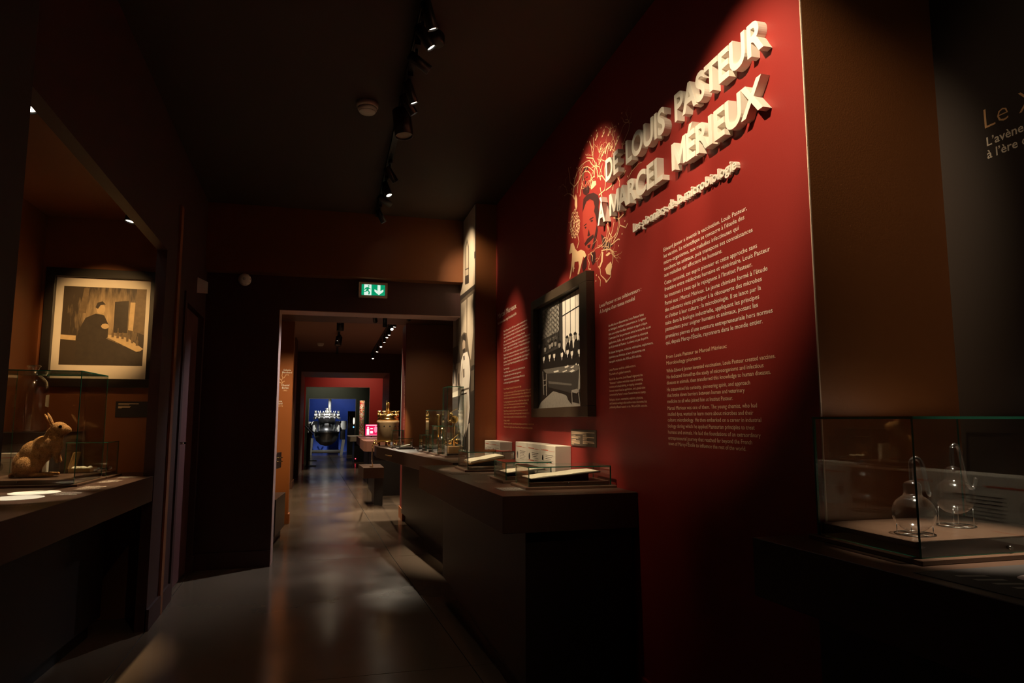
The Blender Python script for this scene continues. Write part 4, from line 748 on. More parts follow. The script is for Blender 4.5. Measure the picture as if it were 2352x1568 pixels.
# ------------------------------------------------------------------ flask case in the right recess
case('large glass case holding two swan-neck flasks', 1.254, 1.74, 1.245, 1.575, ZB, 1.207, .045, .016, .006, knob=1.50)
def flask(label, c, r, neck_h, path, tr):
    t = thing('swan_neck_flask', label, 'flask', (c[0], c[1], ZB+.046))
    prof = [(r*math.sin(a), -r*.95*math.cos(a)) for a in [math.pi*.845*k/22 for k in range(1, 23)]]
    prof += [(r*.43, r*.90), (r*.41, r*.98), (r*.41, r*1.36), (r*.38, r*1.46), (r*.26, r*1.55), (tr, r*1.60)]
    MB().lathe(prof, c, (0,0,1), 36, cap=False).build('bulb', THIN, t)
    P0 = Vector(c)+Vector((0,0,r*1.56))
    pts = [P0+Vector(p) for p in path]
    # smooth
    sm_ = []
    for i in range(len(pts)-1):
        p0 = pts[max(i-1,0)]; p1 = pts[i]; p2 = pts[i+1]; p3 = pts[min(i+2,len(pts)-1)]
        for k in range(6):
            q_ = k/6; sm_.append(.5*((2*p1)+(p2-p0)*q_+(2*p0-5*p1+4*p2-p3)*q_*q_+(3*p1-p0-3*p2+p3)*q_**3))
    sm_.append(pts[-1])
    MB().tube(sm_, tr, 10).build('neck', glass_mat('tube glass', (.85,.85,.85), .22, .2, gain=1.2), t)
    st = thing('flask_stand', 'thin metal tripod stand under ' + label.split(' flask')[0].replace('clear ', 'the ') + ' flask', 'stand', (c[0], c[1], ZB+.045))
    zf = ZB+.0455; rr = r*.92
    MB().tube([(c[0]+rr*math.cos(a*math.pi/12), c[1]+rr*math.sin(a*math.pi/12), zf+.001) for a in range(24)], .0012, 6, closed=True).build('ring', STEELD, st)
    for k in range(4):
        a = R(35+90*k); q_ = r*.80; h = c[2]-math.sqrt(r*r-q_*q_)-zf
        MB().cyl((c[0]+q_*math.cos(a), c[1]+q_*math.sin(a), zf), (c[0]+q_*math.cos(a), c[1]+q_*math.sin(a), zf+h-.0005), .0011, 6).build('leg', STEEL, st)
    MB().cyl((c[0]-rr, c[1], zf+.001),(c[0]+rr, c[1], zf+.001),.001,6).cyl((c[0], c[1]-rr, zf+.001),(c[0], c[1]+rr, zf+.001),.001,6).build('cross_bar', STEELD, st)
    return t
flask('clear shorter flask near the glass case corner', (1.340, 1.345, .981), .047, .04, [(0,0,0),(.0,0,.03),(.002,0,.047),(.012,-.004,.054),(.022,-.008,.044),(.027,-.012,.015),(.030,-.016,-.025),(.034,-.018,-.030)], .0052)
flask('clear taller flask raised beside the shorter one', (1.545, 1.42, 1.006), .047, .04, [(0,0,0),(.0,0,.03),(.003,0,.05),(.014,0,.055),(.024,0,.044),(.032,0,.01),(.042,0,-.035),(.056,0,-.055),(.066,0,-.050),(.074,0,-.030)], .0055)
cp = thing('bench_caption', 'black caption board with red and white cell picture before the flask case', 'label', (1.35, 1.02, ZB))
MB().prism([(1.17,1.185),(1.70,1.185),(1.70,.75),(1.20,.75)], ZB+.0002, ZB+.0012).build('plate', PLAQUEK, cp)
mb = MB()
fz = lambda a, b_: (a, b_, ZB+.0017)
for k in range(10): poly(mb, [(1.225+.006*k, 1.14-.035*k), (1.285+.004*k, 1.125-.035*k), (1.285+.004*k, 1.112-.035*k), (1.225+.006*k, 1.127-.035*k)], fz, 0)
disc(mb, (1.375,1.075), .055, .032, fz, 1, 24); disc(mb, (1.375,1.075), .030, .016, lambda a, b_: (a, b_, ZB+.002), 2, 16)
cpo = mb.build('caption', [mat('pale grey ink', (.42,.40,.37), .6), mat('pale pink print', (.78,.62,.60), .5), INKR], cp); cpo['kind'] = 'stuff'
# ------------------------------------------------------------------ tall cases and instruments on the bench by the mural pier
ZF = ZB-.002
case('short glass case holding a dish, nearest the brown pier', .868, 1.10, 6.70, 6.93, ZF, 1.052, .03)
case('tall narrow glass case holding a brass tube', .892, 1.09, 6.43, 6.64, ZF, 1.29, .03)
case('medium glass case holding two clear bottles', .915, 1.09, 6.03, 6.36, ZF, 1.144, .03)
case('tallest glass case holding a brass globe on a wooden base', .948, 1.09, 5.72, 5.97, ZF, 1.479, .03)
ds = thing('specimen_dish', 'pale flat dish on a low stand in the short case', 'dish', (.98, 6.81, ZF+.03)); MB().lathe([(.05,0),(.05,.012),(.085,.03),(.088,.034),(.0,.032)], (.98,6.81,ZF+.031), (0,0,1), 24).build('bowl', PAPER, ds)
bt = thing('brass_microscope', 'brass microscope tube standing in the tall narrow case', 'instrument', (1.0, 6.53, ZF+.03)); z_ = ZF+.031
MB().lathe([(.05,0),(.05,.012),(.02,.02),(.012,.03)], (1.0,6.53,z_), (0,0,1), 20).build('foot', BRASS, bt); MB().cyl((1.0,6.53,z_+.03),(1.0,6.53,z_+.15),.009).build('pillar', BRASS, bt)
MB().lathe([(.012,.12),(.014,.16),(.02,.17),(.02,.30),(.023,.305),(.023,.33),(.018,.335)], (1.0,6.53,z_), (0,0,1), 20).build('tube', BRASS, bt); MB().box(.95,1.05,6.49,6.57,z_+.09,z_+.098).build('stage', BRASS, bt); MB().obox((.955,6.51,z_+.055),(1,0,.5),(0,1,0),(-.5,0,1),.028,.03,.003).build('mirror', CHROME, bt)
for i, (x_, y_, h, lb_) in enumerate(((.98,6.15,.17,'clear glass bottle with brass stopper in the medium case'),(1.025,6.26,.15,'clear glass bottle at the back of the medium case'))):
    t = thing('glass_bottle', lb_, 'bottle', (x_, y_, ZF+.03)); c_ = (x_, y_, ZF+.031)
    MB().lathe([(.004,.002),(.045,.002),(.048,.01),(.048,h*.6),(.04,h*.72),(.018,h*.82),(.016,h*.95),(.022,h)], c_, (0,0,1), 28, cap=False).build('body', THIN, t)
    MB().lathe([(.014,h*.9),(.014,h*1.05),(.022,h*1.08),(.02,h*1.2),(.0,h*1.24)], c_, (0,0,1), 16).build('stopper', BRASS, t)
gb = thing('brass_instrument', 'brass globe instrument on a wooden base in the tallest case', 'instrument', (1.03, 5.84, ZF+.03)); z_ = ZF+.031
bevel(MB().box(.975,1.07,5.77,5.91,z_,z_+.055).build('wood_base', mat('honey wood', (.48,.27,.09), .4), gb), .003); MB().cyl((1.03,5.84,z_+.055),(1.03,5.84,z_+.25),.006).build('column', BRASS, gb)
MB().ball((1.03,5.84,z_+.285),.036).build('globe', BRASS, gb); MB().ball((1.0,5.82,z_+.33),.014).ball((.99,5.80,z_+.27),.013).ball((1.05,5.80,z_+.10),.022).ball((1.0,5.87,z_+.09),.018).build('finials', BRASS, gb); MB().cyl((.975,5.80,z_+.08),(1.07,5.86,z_+.16),.004).cyl((.98,5.79,z_+.34),(1.06,5.85,z_+.38),.0025).build('arm', BRASS, gb)
case('low glass case in front of the brass crowned vessel', .668, .80, 7.72, 7.95, ZF, 1.082, .02); case('tiny glass case holding a folded paper by the red panel', .715, .86, 7.40, 7.60, ZF, 1.0, .02)
bk = thing('folded_paper', 'small folded cream paper inside the tiny glass case', 'paper', (.79,7.5,ZF+.02)); MB().obox((.79,7.5,ZF+.036),(1,0,.2),(0,1,0),(-.2,0,1),.05,.06,.002).build('sheet', PAPER, bk)
br = thing('brass_tools', 'brass fittings lying in the low glass case', 'instrument', (.73,7.8,ZF+.02)); MB().cyl((.69,7.8,ZF+.032),(.77,7.83,ZF+.032),.010).ball((.70,7.79,ZF+.036),.014).build('rod', BRASS, br)

# antique autoclave: panelled cylinder, crown of wing nuts, central valve
av = thing('autoclave', 'antique cylindrical vessel with brass crown of wing nuts standing on the bench end', 'vessel', (.672, 8.42, ZF)); ac = (.672, 8.42, ZF)
MB().lathe([(.115,.055),(.115,.06),(.128,.062),(.128,.27),(.134,.275),(.134,.30),(.12,.302)], ac, (0,0,1), 40).build('body', mat('patinated vessel wall', (.42,.29,.16), .5, noise=.35, nscale=14), av)
for k in range(12):
    a = 2*math.pi*k/12+.1; p = Vector((math.cos(a), math.sin(a), 0)); c_ = Vector(ac)+p*.1285+Vector((0,0,.235)); MB().cyl(c_, c_+p*.003, .008, 10).build('vent_hole', BLACK, av)
    if k % 3 == 0: q_ = Vector(ac)+p*.10; MB().cyl(q_+Vector((0,0,.001)), q_+Vector((0,0,.058)), .012, 8).build('foot', BRASS, av)
MB().lathe([(.10,.302),(.124,.304),(.128,.32),(.124,.335),(.10,.34),(.126,.345),(.128,.36),(.12,.372),(.06,.385),(.0,.39)], ac, (0,0,1), 40).build('lid', BRASS, av)
for k in range(10):
    a = 2*math.pi*k/10; p = Vector((math.cos(a), math.sin(a), 0)); tg = Vector((-p.y, p.x, 0)); c_ = Vector(ac)+p*.118+Vector((0,0,.345))
    MB().cyl(c_, c_+Vector((0,0,.05)), .008, 8).cyl(c_+Vector((0,0,.05)), c_+tg*.022+p*.012+Vector((0,0,.072)), .005, 6).cyl(c_+Vector((0,0,.05)), c_-tg*.022+p*.012+Vector((0,0,.072)), .005, 6).ball(c_+Vector((0,0,.02)), .013).build('wing_nut', BRASS, av)
MB().lathe([(.022,.38),(.022,.42),(.014,.43),(.014,.50),(.018,.505),(.018,.52),(.0,.524)], ac, (0,0,1), 16).build('valve', BRASS, av); c_ = Vector(ac); MB().cyl(c_+Vector((-.02,0,.41)), c_+Vector((-.02,0,.545)), .006).ball(c_+Vector((0,-.02,.42)), .022).build('gauge', BRASS, av)
MB().lathe([(.13,.05),(.136,.055),(.13,.062)], ac, (0,0,1), 30).build('base_ring', BRASS, av)
tp = c_+Vector((-.125,-.03,.03)); MB().cyl(tp+Vector((.03,0,0)), tp+Vector((-.05,0,0)), .010).ball(tp+Vector((-.03,0,.0)), .018).cyl(tp+Vector((-.03,0,.02)), tp+Vector((-.03,0,.035)), .006).cyl(tp+Vector((-.05,0,.035)), tp+Vector((-.01,0,.035)), .005).build('tap', BRASS, av)
sb = thing('side_stand', 'low brown box stand at the foot of the crowned vessel', 'stand', (.55, 10.0, 0)); MB().prism([(.46,9.8),(.74,9.8),(.74,10.6),(.42,10.6)], .385, .53).build('top_box', BENCH, sb); MB().box(.62,.74,9.95,10.5,0,.385).build('leg', BLACK, sb)
ch = thing('drain_tube', 'thin brass tube hanging from the vessel tap to the box stand', 'tube', (.58, 9.9, .53)); MB().tube([(.492,8.385,.892),(.505,8.6,.85),(.53,9.1,.75),(.56,9.6,.64),(.585,9.85,.56),(.59,9.9,.537),(.55,9.93,.537)], .007, 8).build('pipe', BRASS, ch)

# magenta screen, beads column, lecterns
sc = thing('info_screen', 'magenta lit screen with a white figure on the pinkish bench', 'screen', (.80, 14.0, .85)); MB().box(.665,.92,14.0,14.03,.872,1.107).build('housing', BLACK, sc)
MB().box(.78,.81,14.015,14.03,.85,.872).build('foot', BLACK, sc)
mb = MB(); fs = lambda a, b_: (.672+a*.241, 13.9992, .879+b_*.221); poly(mb, [(0,0),(1,0),(1,1),(0,1)], fs, 0); fs2 = lambda a, b_: (.672+a*.241, 13.9985, .879+b_*.221)
disc(mb, (.22,.72), .07, .09, fs2, 1); poly(mb, [(.12,.1),(.12,.62),(.32,.62),(.32,.1)], fs2, 1); poly(mb, [(.05,.9),(.92,.9),(.92,.97),(.05,.97)], fs2, 1); poly(mb, [(.4,.58),(.62,.58),(.62,.66),(.4,.66)], fs2, 1); poly(mb, [(.4,.2),(.62,.2),(.62,.42),(.4,.42)], fs2, 1); disc(mb, (.85,.55), .14, .3, fs2, 2, 12); poly(mb, [(.05,.03),(.95,.03),(.95,.06),(.05,.06)], fs2, 1)
mb.build('display', [mat('screen magenta', (.75,.012,.10), .5, emit=1.1), mat('screen white', (1,.9,.92), .5, emit=1.2), mat('screen pink', (.95,.30,.45), .5, emit=1.0)], sc)
bd = bpy.data.materials.new('coloured beads'); bd.use_nodes = True; nt = bd.node_tree; b = nt.nodes['Principled BSDF']; tc = nt.nodes.new('ShaderNodeTexCoord'); vo = nt.nodes.new('ShaderNodeTexVoronoi'); vo.inputs['Scale'].default_value = 60
hs = nt.nodes.new('ShaderNodeValToRGB'); hs.color_ramp.interpolation = 'CONSTANT'
for k, (p, c_) in enumerate(((0,(.65,.03,.03)),(.3,(.8,.75,.65)),(.5,(.05,.30,.10)),(.62,(.75,.45,.05)),(.75,(.7,.05,.08)),(.88,(.8,.8,.75)))):
    e = hs.color_ramp.elements[k] if k < 2 else hs.color_ramp.elements.new(p)
    e.position = p; e.color = (*c_, 1)
sx_ = nt.nodes.new('ShaderNodeSeparateColor'); nt.links.new(tc.outputs['Object'], vo.inputs['Vector']); nt.links.new(vo.outputs['Color'], sx_.inputs[0]); nt.links.new(sx_.outputs[0], hs.inputs[0]); nt.links.new(hs.outputs[0], b.inputs['Base Color']); b.inputs['Roughness'].default_value = .15; b.inputs['Coat Weight'].default_value = .5
bc = thing('bead_column', 'tall clear column filled with coloured beads on the cream topped bench', 'column', (.90, 21.0, .712)); o = MB().lathe([(.076,0),(.076,1.05)], (.90,21.0,.713), (0,0,1), 24).build('beads', bd, bc); o['kind'] = 'stuff'; MB().lathe([(.08,0),(.08,1.052)], (.90,21.0,.713), (0,0,1), 24, cap=False).build('tube', THIN, bc)
gc = thing('green_pillar', 'pale green lit strip pillar behind the bead column', 'pillar', (1.05, 22.0, 0)); MB().box(1.02,1.10,22.4,22.5,0,1.6).build('strip', mat('pale green paint', (.12,.35,.30), .5), gc)
for lb_, x_, y_ in (('black sloping lectern beside the red portal',-.56,18.6),('black sloping lectern beyond the red portal',-.585,21.0)):
    t = thing('lectern', lb_, 'lectern', (x_, y_, 0)); MB().box(x_-.05,x_+.22,y_-.15,y_+.15,0,.015).build('base', BLACK, t); MB().box(x_-.03,x_+.03,y_-.03,y_+.03,.015,.86).build('post', BLACK, t); MB().obox((x_+.02,y_,.92),(1,0,-1.1),(0,1,0),(1.1,0,1),.15,.22,.012).build('panel', BLACK, t)

# process vessel in the blue room
VCH = mat('bright clamp steel', (.9,.9,.9), .32, 1.0)
pv = thing('process_vessel', 'chrome topped steel process vessel on a grey frame in the blue room', 'machine', (-.13, 24.6, 0)); vc = (-.135, 24.8, 0)
MB().lathe([(.02,.28),(.20,.33),(.34,.46),(.41,.62),(.43,.75),(.43,.78),(.30,.785)], vc, (0,0,1), 40).build('bowl', mat('dull steel bowl', (.42,.40,.36), .3, 1.0), pv); MB().lathe([(.436,.755),(.445,.77),(.436,.785)], vc, (0,0,1), 40).build('rim', STEEL, pv)
MB().lathe([(.29,.79),(.29,1.24)], vc, (0,0,1), 40).build('cylinder', mat('polished steel', (.75,.77,.82), .33, 1.0), pv)
MB().lathe([(.34,1.24),(.40,1.25),(.42,1.27),(.40,1.30),(.36,1.31),(.40,1.33),(.40,1.37),(.34,1.40),(.12,1.45),(.06,1.46),(.05,1.56),(.08,1.58),(.0,1.6)], vc, (0,0,1), 40).build('lid', VCH, pv)
for k in range(14):
    a = 2*math.pi*k/14; p = Vector((math.cos(a), math.sin(a), 0)); tg = Vector((-p.y,p.x,0)); c_ = Vector(vc)+p*.41
    MB().cyl(c_+Vector((0,0,1.22)), c_+Vector((0,0,1.40)), .022, 8).cyl(c_+Vector((0,0,1.40)), c_+tg*.05+Vector((0,0,1.50)), .013, 6).cyl(c_+Vector((0,0,1.40)), c_-tg*.05+Vector((0,0,1.48)), .013, 6).ball(c_+p*.02+Vector((0,0,1.24)), .035).build('clamp', VCH, pv)
MB().box(-.60,-.44,24.75,25.1,.78,1.14).build('support_arm', GREYP, pv); MB().box(.16,.30,24.75,25.1,.78,1.14).build('support_arm', GREYP, pv)
MB().box(.31,.55,24.9,25.2,.85,1.15).build('control_box', GREYP, pv); MB().box(.33,.5,24.9,25.2,.5,.85).build('junction_box', BLACK, pv)
MB().cyl((-.66,24.4,.11),(.36,24.4,.11),.055,20).build('floor_pipe', mat('pale pipe paint', (.5,.5,.48), .35), pv); MB().cyl((-.055,25.0,1.45),(-.055,25.0,2.3),.05,16).build('column', GREYP, pv)
MB().hexa([(-.72,24.3,0),(-.60,24.3,0),(-.60,24.9,0),(-.72,24.9,0),(-.66,24.5,.55),(-.56,24.5,.55),(-.56,24.9,.55),(-.66,24.9,.55)]).build('frame_leg', GREYP, pv); MB().hexa([(.33,24.3,0),(.42,24.3,0),(.42,24.9,0),(.33,24.9,0),(.40,24.5,.5),(.50,24.5,.5),(.50,24.9,.5),(.40,24.9,.5)]).build('frame_leg', GREYP, pv)
cb = thing('control_cabinet', 'grey control cabinet with dark window left of the process vessel', 'cabinet', (-.78, 25.3, 0)); MB().box(-.95,-.62,25.2,25.5,0,1.12).build('body', GREYP, cb); MB().box(-.78,-.66,25.192,25.2,.84,1.05).build('window', BLACK, cb)
dk = thing('dark_cabinet', 'tall black cabinet with a small lit picture before the blue wall', 'cabinet', (.66, 24.2, 0)); MB().box(.56,.90,24.1,24.4,0,1.48).build('body', BLACK, dk); MB().box(.60,.61,24.09,24.1,.9,1.3).build('door_strip', STEEL, dk)
mb = MB(); disc(mb, (.765,1.15), .03, .12, lambda a, b_: (a, 24.097, b_), 0, 14); disc(mb, (.76,.94), .025, .03, lambda a, b_: (a, 24.096, b_), 1, 10); mb.build('lit_picture', [mat('lit cream', (1,.82,.62), .5, emit=1.5), mat('lit blue', (.2,.6,1), .5, emit=1.2)], dk)
bp_ = thing('blue_panel', 'bright blue skirt panel below the process vessel', 'panel', (.1, 26.0, 0)); MB().box(-.05,.30,25.9,25.92,0,.72).build('panel', mat('bright blue panel', (.01,.09,.6), .4), bp_)
mk = thing('marker_light', 'tiny red standby light low on a dark bench', 'light', (.70, 19.89, .1)); MB().ball((.70,19.888,.10),.012).build('lamp', mat('red led', (1,.05,.08), .5, emit=6), mk)

# ------------------------------------------------------------------ exit sign, sounder, wall box, smoke detectors
ex = thing('exit_sign', 'green lit running man exit sign with a down arrow above the doorway', 'sign', (.33, 6.03, 2.34))
MB().box(.205,.452,6.02,6.08,2.272,2.402).build('housing', mat('beige plastic', (.55,.42,.33), .5), ex)
EM = [mat('exit green', (.0,.36,.16), .5, emit=.75), mat('exit white', (.80,1,.88), .5, emit=.85)]
mb = MB(); fx_ = lambda a, b_: (.227+a*.203, 6.0192, 2.287+b_*.095); poly(mb, [(0,0),(1,0),(1,1),(0,1)], fx_, 0); f2 = lambda a, b_: (.227+a*.203, 6.0185, 2.287+b_*.095); f3 = lambda a, b_: (.227+a*.203, 6.0180, 2.287+b_*.095)
poly(mb, [(.11,0),(.42,0),(.42,1),(.11,1)], f2, 1); poly(mb, [(.68,.98),(.80,.98),(.80,.42),(.93,.58),(.93,.38),(.74,.04),(.55,.38),(.55,.58),(.68,.42)], f2, 1)
disc(mb, (.30,.86), .035, .075, f3, 0, 10); poly(mb, [(.22,.75),(.30,.76),(.34,.66),(.40,.60),(.38,.55),(.31,.60),(.30,.45),(.36,.30),(.34,.06),(.29,.06),(.30,.28),(.24,.40),(.20,.30),(.08,.26),(.08,.34),(.17,.38),(.22,.58),(.17,.55),(.14,.45),(.11,.49),(.15,.66)], f3, 0)
mb.build('panel', EM, ex)
so = thing('fire_sounder', 'round beige alarm sounder on the dark doorway wall', 'alarm', (-.741, 6.08, 2.379)); MB().lathe([(.05,0),(.052,.02),(.05,.04),(.044,.055),(.02,.062),(.0,.062)], (-.741,6.0795,2.379), (0,-1,0), 28).build('body', WHITE, so); MB().lathe([(.012,.061),(.012,.066),(.0,.067)], (-.741,6.0795,2.379), (0,-1,0), 12).build('button', GREYP, so)
for k in range(10):
    a = 2*math.pi*k/10; MB().cyl((-.741+.045*math.cos(a), 6.04, 2.379+.045*math.sin(a)), (-.741+.047*math.cos(a), 6.028, 2.379+.047*math.sin(a)), .004, 6).build('rib', mat('grey plastic', (.35,.32,.28), .5), so)
wx_ = LX(5.62); sw = thing('wall_sign', 'small white folded sign above the maroon door', 'sign', (wx_, 5.62, 2.22)); MB().add([(wx_+.001,5.60,2.17),(wx_+.001,5.60,2.29),(wx_+.07,5.62,2.26),(wx_+.07,5.62,2.17)], [(0,1,2,3)]).add([(wx_+.004,5.606,2.17),(wx_+.004,5.606,2.29),(wx_+.073,5.626,2.26),(wx_+.073,5.626,2.17)], [(3,2,1,0)]).build('plate', mat('grey white sign', (.62,.58,.60), .5), sw)
def smoke(label, x, y, z):
    t = thing('smoke_detector', label, 'detector', (x, y, z)); MB().lathe([(.062,0),(.062,-.024),(.056,-.03)], (x,y,z-.0005), (0,0,1), 28).build('base', WHITE, t); MB().lathe([(.056,-.031),(.054,-.042),(.042,-.058),(.0,-.060)], (x,y,z), (0,0,1), 28).build('sensor', WHITE, t); MB().lathe([(.0465,-.0515),(.0475,-.0515),(.0465,-.0535)], (x,y,z), (0,0,1), 28, cap=False).build('groove', GREYP, t)
smoke('cream smoke detector on the dark gallery ceiling', .150, 3.80, ZC); smoke('white smoke detector on the second gallery ceiling', -.232, 13.4, 2.65)
# ------------------------------------------------------------------ lighting tracks and spotlights
def track(label, x, y0, y1, z):
    t = thing('lighting_track', label, 'track', (x, (y0+y1)/2, z)); MB().box(x-.018,x+.018,y0,y1,z-.034,z).build('rail', BLACK, t); MB().box(x-.006,x+.006,y0,y1,z-.036,z-.034).build('slot', GREYP if False else BLACK, t)
track('black lighting track on the dark gallery ceiling', .342, -1.0, 5.9, ZC)
track('black lighting track above the bench side of the second gallery', .82, 8.6, 15.2, 2.65)
track('black lighting track in the middle of the second gallery', .09, 8.6, 15.2, 2.65)
LENS = mat('lit lamp lens', (1,.86,.66), .5, emit=14); LDIM = mat('dim lamp lens', (.25,.2,.16), .2)
n_spot = [0]
def spot(label, base, zc, tgt, watts, half, blend=.5, col=WARM, length=.115, r=.024, on=True, group=None, soft=.02, drop=.075, bracket=True, lens=True, glow=True):
    t = thing('track_spotlight', label, 'spotlight', base, group)
    p = Vector((base[0], base[1], base[2]-drop)); d_ = (Vector(tgt)-p).normalized()
    if bracket:
        MB().box(base[0]-.014,base[0]+.014,base[1]-.045,base[1]+.045,base[2]-.022,base[2]).cyl((base[0],base[1],base[2]-.02),p,.007,8).build('adapter', BLACK, t)
    a, e = p-d_*length*.35, p+d_*length*.65
    MBH = MB().lathe([(r*.86,0),(r,.006),(r,length),(r*.88,length),(r*.84,length-.012)], a, d_, 20, cap=False).lathe([(0,.0005),(r*.86,0)], a, d_, 20, cap=False)
    hs_ = MBH.build('housing', BLACK, t)
    if lens: MB().lathe([(0,0),(r*.84,0)], e-d_*.008, d_, 18, cap=False).build('lens', LENS if on and glow else LDIM, hs_)
    if on and watts:
        L = bpy.data.lights.new('beam', 'SPOT'); L.energy = watts*PW; L.spot_size = 2*R(half); L.spot_blend = blend; L.color = col; L.shadow_soft_size = soft
        o = bpy.data.objects.new('beam', L); link(o, t); o.location = e+d_*.012-Vector(base); o.rotation_euler = d_.to_track_quat('-Z', 'Y').to_euler()
    n_spot[0] += 1; return t
TZ = ZC-.034
# (label, y on track, target, watts, half angle, blend)
TR = [
('black track spotlight near the gallery entrance, aimed at the end of the title', 1.44, (1.28,1.90,2.10), 54, 25, .75, True),
('black track spotlight aimed at the middle of the title', 2.05, (1.28,2.45,2.09), 16, 19, .6, True),
('black track spotlight tilted towards the red wall, next to the round puck', 2.66, (1.03,3.10,.95), 85, 10, 1.0, True),
('black track spotlight aimed at the portrait illustration', 3.06, (1.28,3.20,2.33), 60, 23, 1., True),
('black track spotlight of the close pair, aimed at the middle low case', 3.36, (1.08,3.55,.97), 85, 9, .6, True),
('black track spotlight of the close pair, aimed at the group photograph', 3.50, (1.26,3.72,1.60), 62, 15, .6, True),
('black track spotlight after the big projector, aimed at the far wall text', 4.58, (1.28,4.92,1.55), 44, 20, 1., True),
('black track spotlight second after the projector, aimed at the farthest low case', 4.90, (.98,4.28,.95), 95, 10, .6, True),
('black track spotlight third after the big projector, aimed high on the mural', 5.18, (1.12,5.68,2.5), 44, 23, .9, True),
('black track spotlight at the doorway end of the track, aimed down the mural', 5.58, (1.12,5.75,1.5), 66, 22, .8, True),
('added black fill spotlight beyond the title lamps, aimed at the start of the title', 2.42, (1.28,2.78,2.10), 9, 17, .6, True),  # added lamp, brightens the first letters of the title
('added black fill spotlight between the puck and the portrait lamp, aimed at the smaller panel text', 2.83, (1.28,2.84,1.45), 11, 19, 1.0, True)]  # added lamp, lifts the dim smaller panel text
for lb_, y_, tg, w_, ha, bl, on in TR: spot(lb_, (.342, y_, TZ), ZC, tg, w_, ha, bl, on=on, group='spotlights on the gallery track')
spot('large black cylindrical projector on the gallery track', (.342, 3.72, TZ), ZC, (.55,3.55,.9), 6, 22, .7, length=.16, r=.052, soft=.04, on=False)
pk = thing('track_puck', 'round black puck sensor on the gallery track', 'sensor', (.342, 3.02, TZ)); MB().lathe([(.045,0),(.05,-.01),(.05,-.045),(.042,-.052),(.0,-.053)], (.41,2.96,TZ+.01), (0,0,1), 24).build('body', BLACK, pk); MB().box(.342,.41,2.95,2.97,TZ-.012,TZ).build('arm', BLACK, pk)
# floor glow down the gallery
spot('black track spotlight near the camera, aimed at the floor', (.342, 1.0, TZ), ZC, (.05,3.7,0), 8, 24, 1.0, col=WARM)
# second gallery, bench side
Z2 = 2.65-.034
for k, (y_, tg, w_, ha, col) in enumerate(((8.75,(.74,8.4,.9),0,20,WARM),(9.05,(.70,8.35,1.0),40,16,HOT),(9.45,(.62,8.95,0),120,14,HOT),(9.95,(.75,7.7,.9),60,12,HOT),(10.4,(.75,9.7,0),60,13,HOT),(10.75,(.5,9.9,0),20,16,HOT),(11.4,(.85,11.0,.86),30,18,HOT),(12.2,(.8,11.3,.86),30,18,HOT),(13.1,(.4,12.2,0),20,20,HOT),(14.6,(.8,13.9,.9),30,20,HOT))):
    nth = ('first','second','third','fourth','fifth','sixth','seventh','eighth','ninth','last')[k]
    spot(f'{nth} black spotlight along the bench side track of the second gallery', (.82, y_, Z2), 2.65, tg, w_, ha, .6, col=col, on=w_ > 0)
for k, (y_, tg, w_, ha, ln_, r_) in enumerate(((8.8,(-.4,8.9,1.0),0,20,.115,.028),(9.25,(-.5,9.0,.7),0,20,.115,.024),(9.8,(.1,9.9,0),46,62,.15,.05),(11.4,(-.6,11.2,.9),6,22,.115,.024),(11.8,(-.2,11.2,0),46,60,.16,.055),(12.3,(.5,12.8,.4),9,22,.10,.024))):
    nth = ('first','second','third','fourth','fifth','last')[k]
    spot(f'{nth} black lamp head along the middle track of the second gallery', (.09, y_, Z2), 2.65, tg, w_, ha, .6, on=w_ > 0, length=ln_, r=r_, glow=ha < 40)  # the wide beams are added to brighten the ceiling by bounce, lenses kept dim
# soffit lamps between doorway and piers
spot('small black soffit spotlight aimed at the orange pier', (.25, 7.0, 2.37), 2.37, (-.56,8.46,1.15), 44, 26, .9, col=WARM)
spot('small black soffit spotlight aimed at the tall glass cases', (.62, 6.55, 2.37), 2.37, (1.0,6.3,1.0), 80, 24, .7, col=HOT)
spot('added small black soffit spotlight washing the brown pier', (.75, 7.1, 2.37), 2.37, (1.15,8.33,1.2), 4, 34, 1., col=WARM)  # unseen lamp added as a weak wash on the pier face
spot('small black soffit spotlight aimed at the floor before the brown pier', (.55, 7.6, 2.37), 2.37, (.55,7.75,0), 22, 22, .7, col=HOT)
spot('added small black soffit spotlight aimed at the crowned vessel', (.42, 7.3, 2.37), 2.37, (.67,8.42,1.1), 60, 11, .6, col=WARM)  # added out of sight to light the vessel from the front
spot('small black soffit spotlight lighting the door reveal', (.5, 6.75, 2.37), 2.37, (-.45,6.2,1.2), 40, 34, .9, col=COOL)
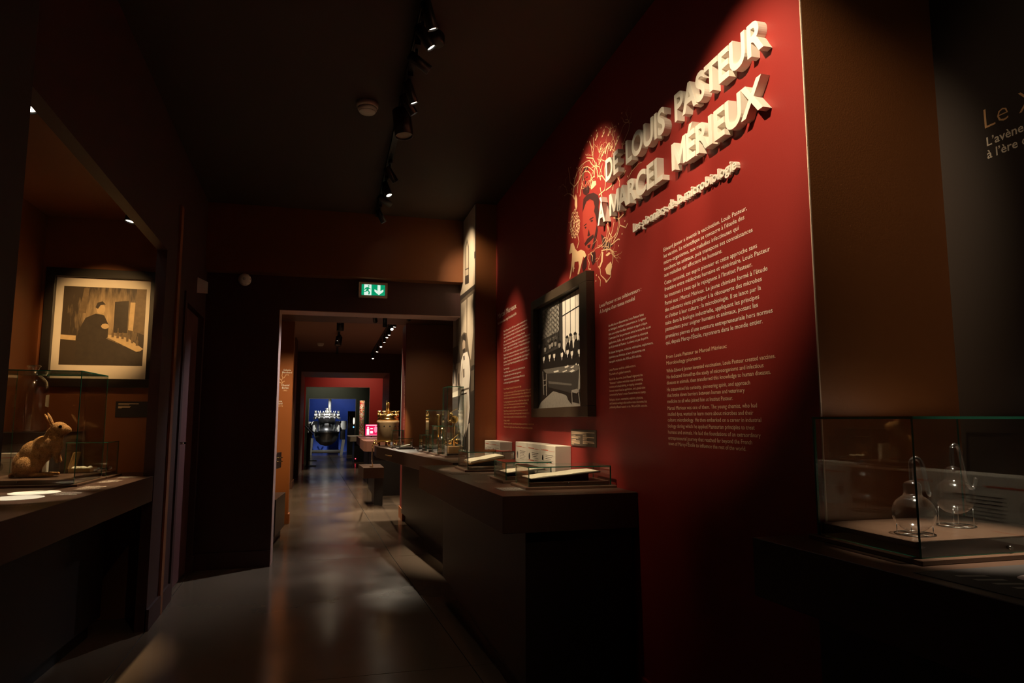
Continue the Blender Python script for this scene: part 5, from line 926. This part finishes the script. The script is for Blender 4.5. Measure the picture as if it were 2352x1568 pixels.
# far rooms
spot('added ceiling spotlight bouncing light off the deep passage floor', (.3, 18.2, 2.9), 2.9, (.2,16.6,0), 60, 22, .8, col=HOT)  # added so light bounced off the floor brightens the passage header
spot('ceiling spotlight before the red portal wall', (.7, 17.9, 2.9), 2.9, (.6,19.5,1.9), 24, 48, .9, col=WARM)
spot('ceiling spotlight over the bead column', (.6, 20.2, 2.9), 2.9, (.95,21.0,1.2), 60, 22, .8, col=HOT)
spot('ceiling spotlight before the green portal wall', (-.2, 21.0, 2.9), 2.9, (-.1,22.7,2.0), 26, 40, 1., col=HOT)
spot('ceiling spotlight over the process vessel', (-.1, 23.4, 2.9), 2.9, (-.13,24.8,1.3), 260, 17, .7, col=(1,.95,.85))
spot('ceiling spotlight on the blue wall', (.3, 25.3, 2.9), 2.9, (.1,27.0,1.4), 34, 45, 1., col=(.85,.92,1))
spot('ceiling spotlight over the floor of the blue room', (-.5, 23.6, 2.9), 2.9, (-.1,24.0,.1), 10, 26, .8, col=(.9,.95,1))
# recess lamps
spot('small bright showcase spotlight close to the sepia print', (-1.12, 4.16, 2.47), 2.47, (-1.36,4.00,.98), 60, 21, .6, col=(1,.72,.42), length=.07, r=.030, drop=.12)
spot('small bright showcase spotlight beside the black pier', (-1.085, 2.70, 2.47), 2.47, (-1.13,2.45,.87), 14, 20, .7, col=HOT, length=.07, r=.034, drop=.12)
spot('small showcase spotlight tucked behind the lintel, aimed at the sepia print', (-1.06, 3.2, 2.47), 2.47, (-1.40,4.74,1.80), 48, 13.5, .7, col=AMBER, length=.07, r=.022, drop=.05)
spot('small showcase spotlight over the white discs', (-1.06, 3.0, 2.47), 2.47, (-1.25,3.34,.874), 50, 10.5, .5, col=HOT, length=.07, r=.022, drop=.05)
spot('small showcase spotlight aimed at the recess side wall', (-1.06, 3.6, 2.47), 2.47, (-1.70,4.5,1.3), 8, 28, .9, col=AMBER, length=.07, r=.022, drop=.05)
spot('black ceiling spotlight above the flask case', (1.48, 1.16, ZC), ZC, (1.45,1.34,.95), 200, 8.0, .9, col=HOT)
spot('black ceiling spotlight aimed at the text box beside the flask case', (1.0, .5, ZC), ZC, (1.68,.85,.97), 60, 12, .7, col=HOT)
spot('black ceiling spotlight aimed at the century title', (.8, .8, ZC), ZC, (1.77,1.3,2.0), 2.2, 24, .9, col=WARM)
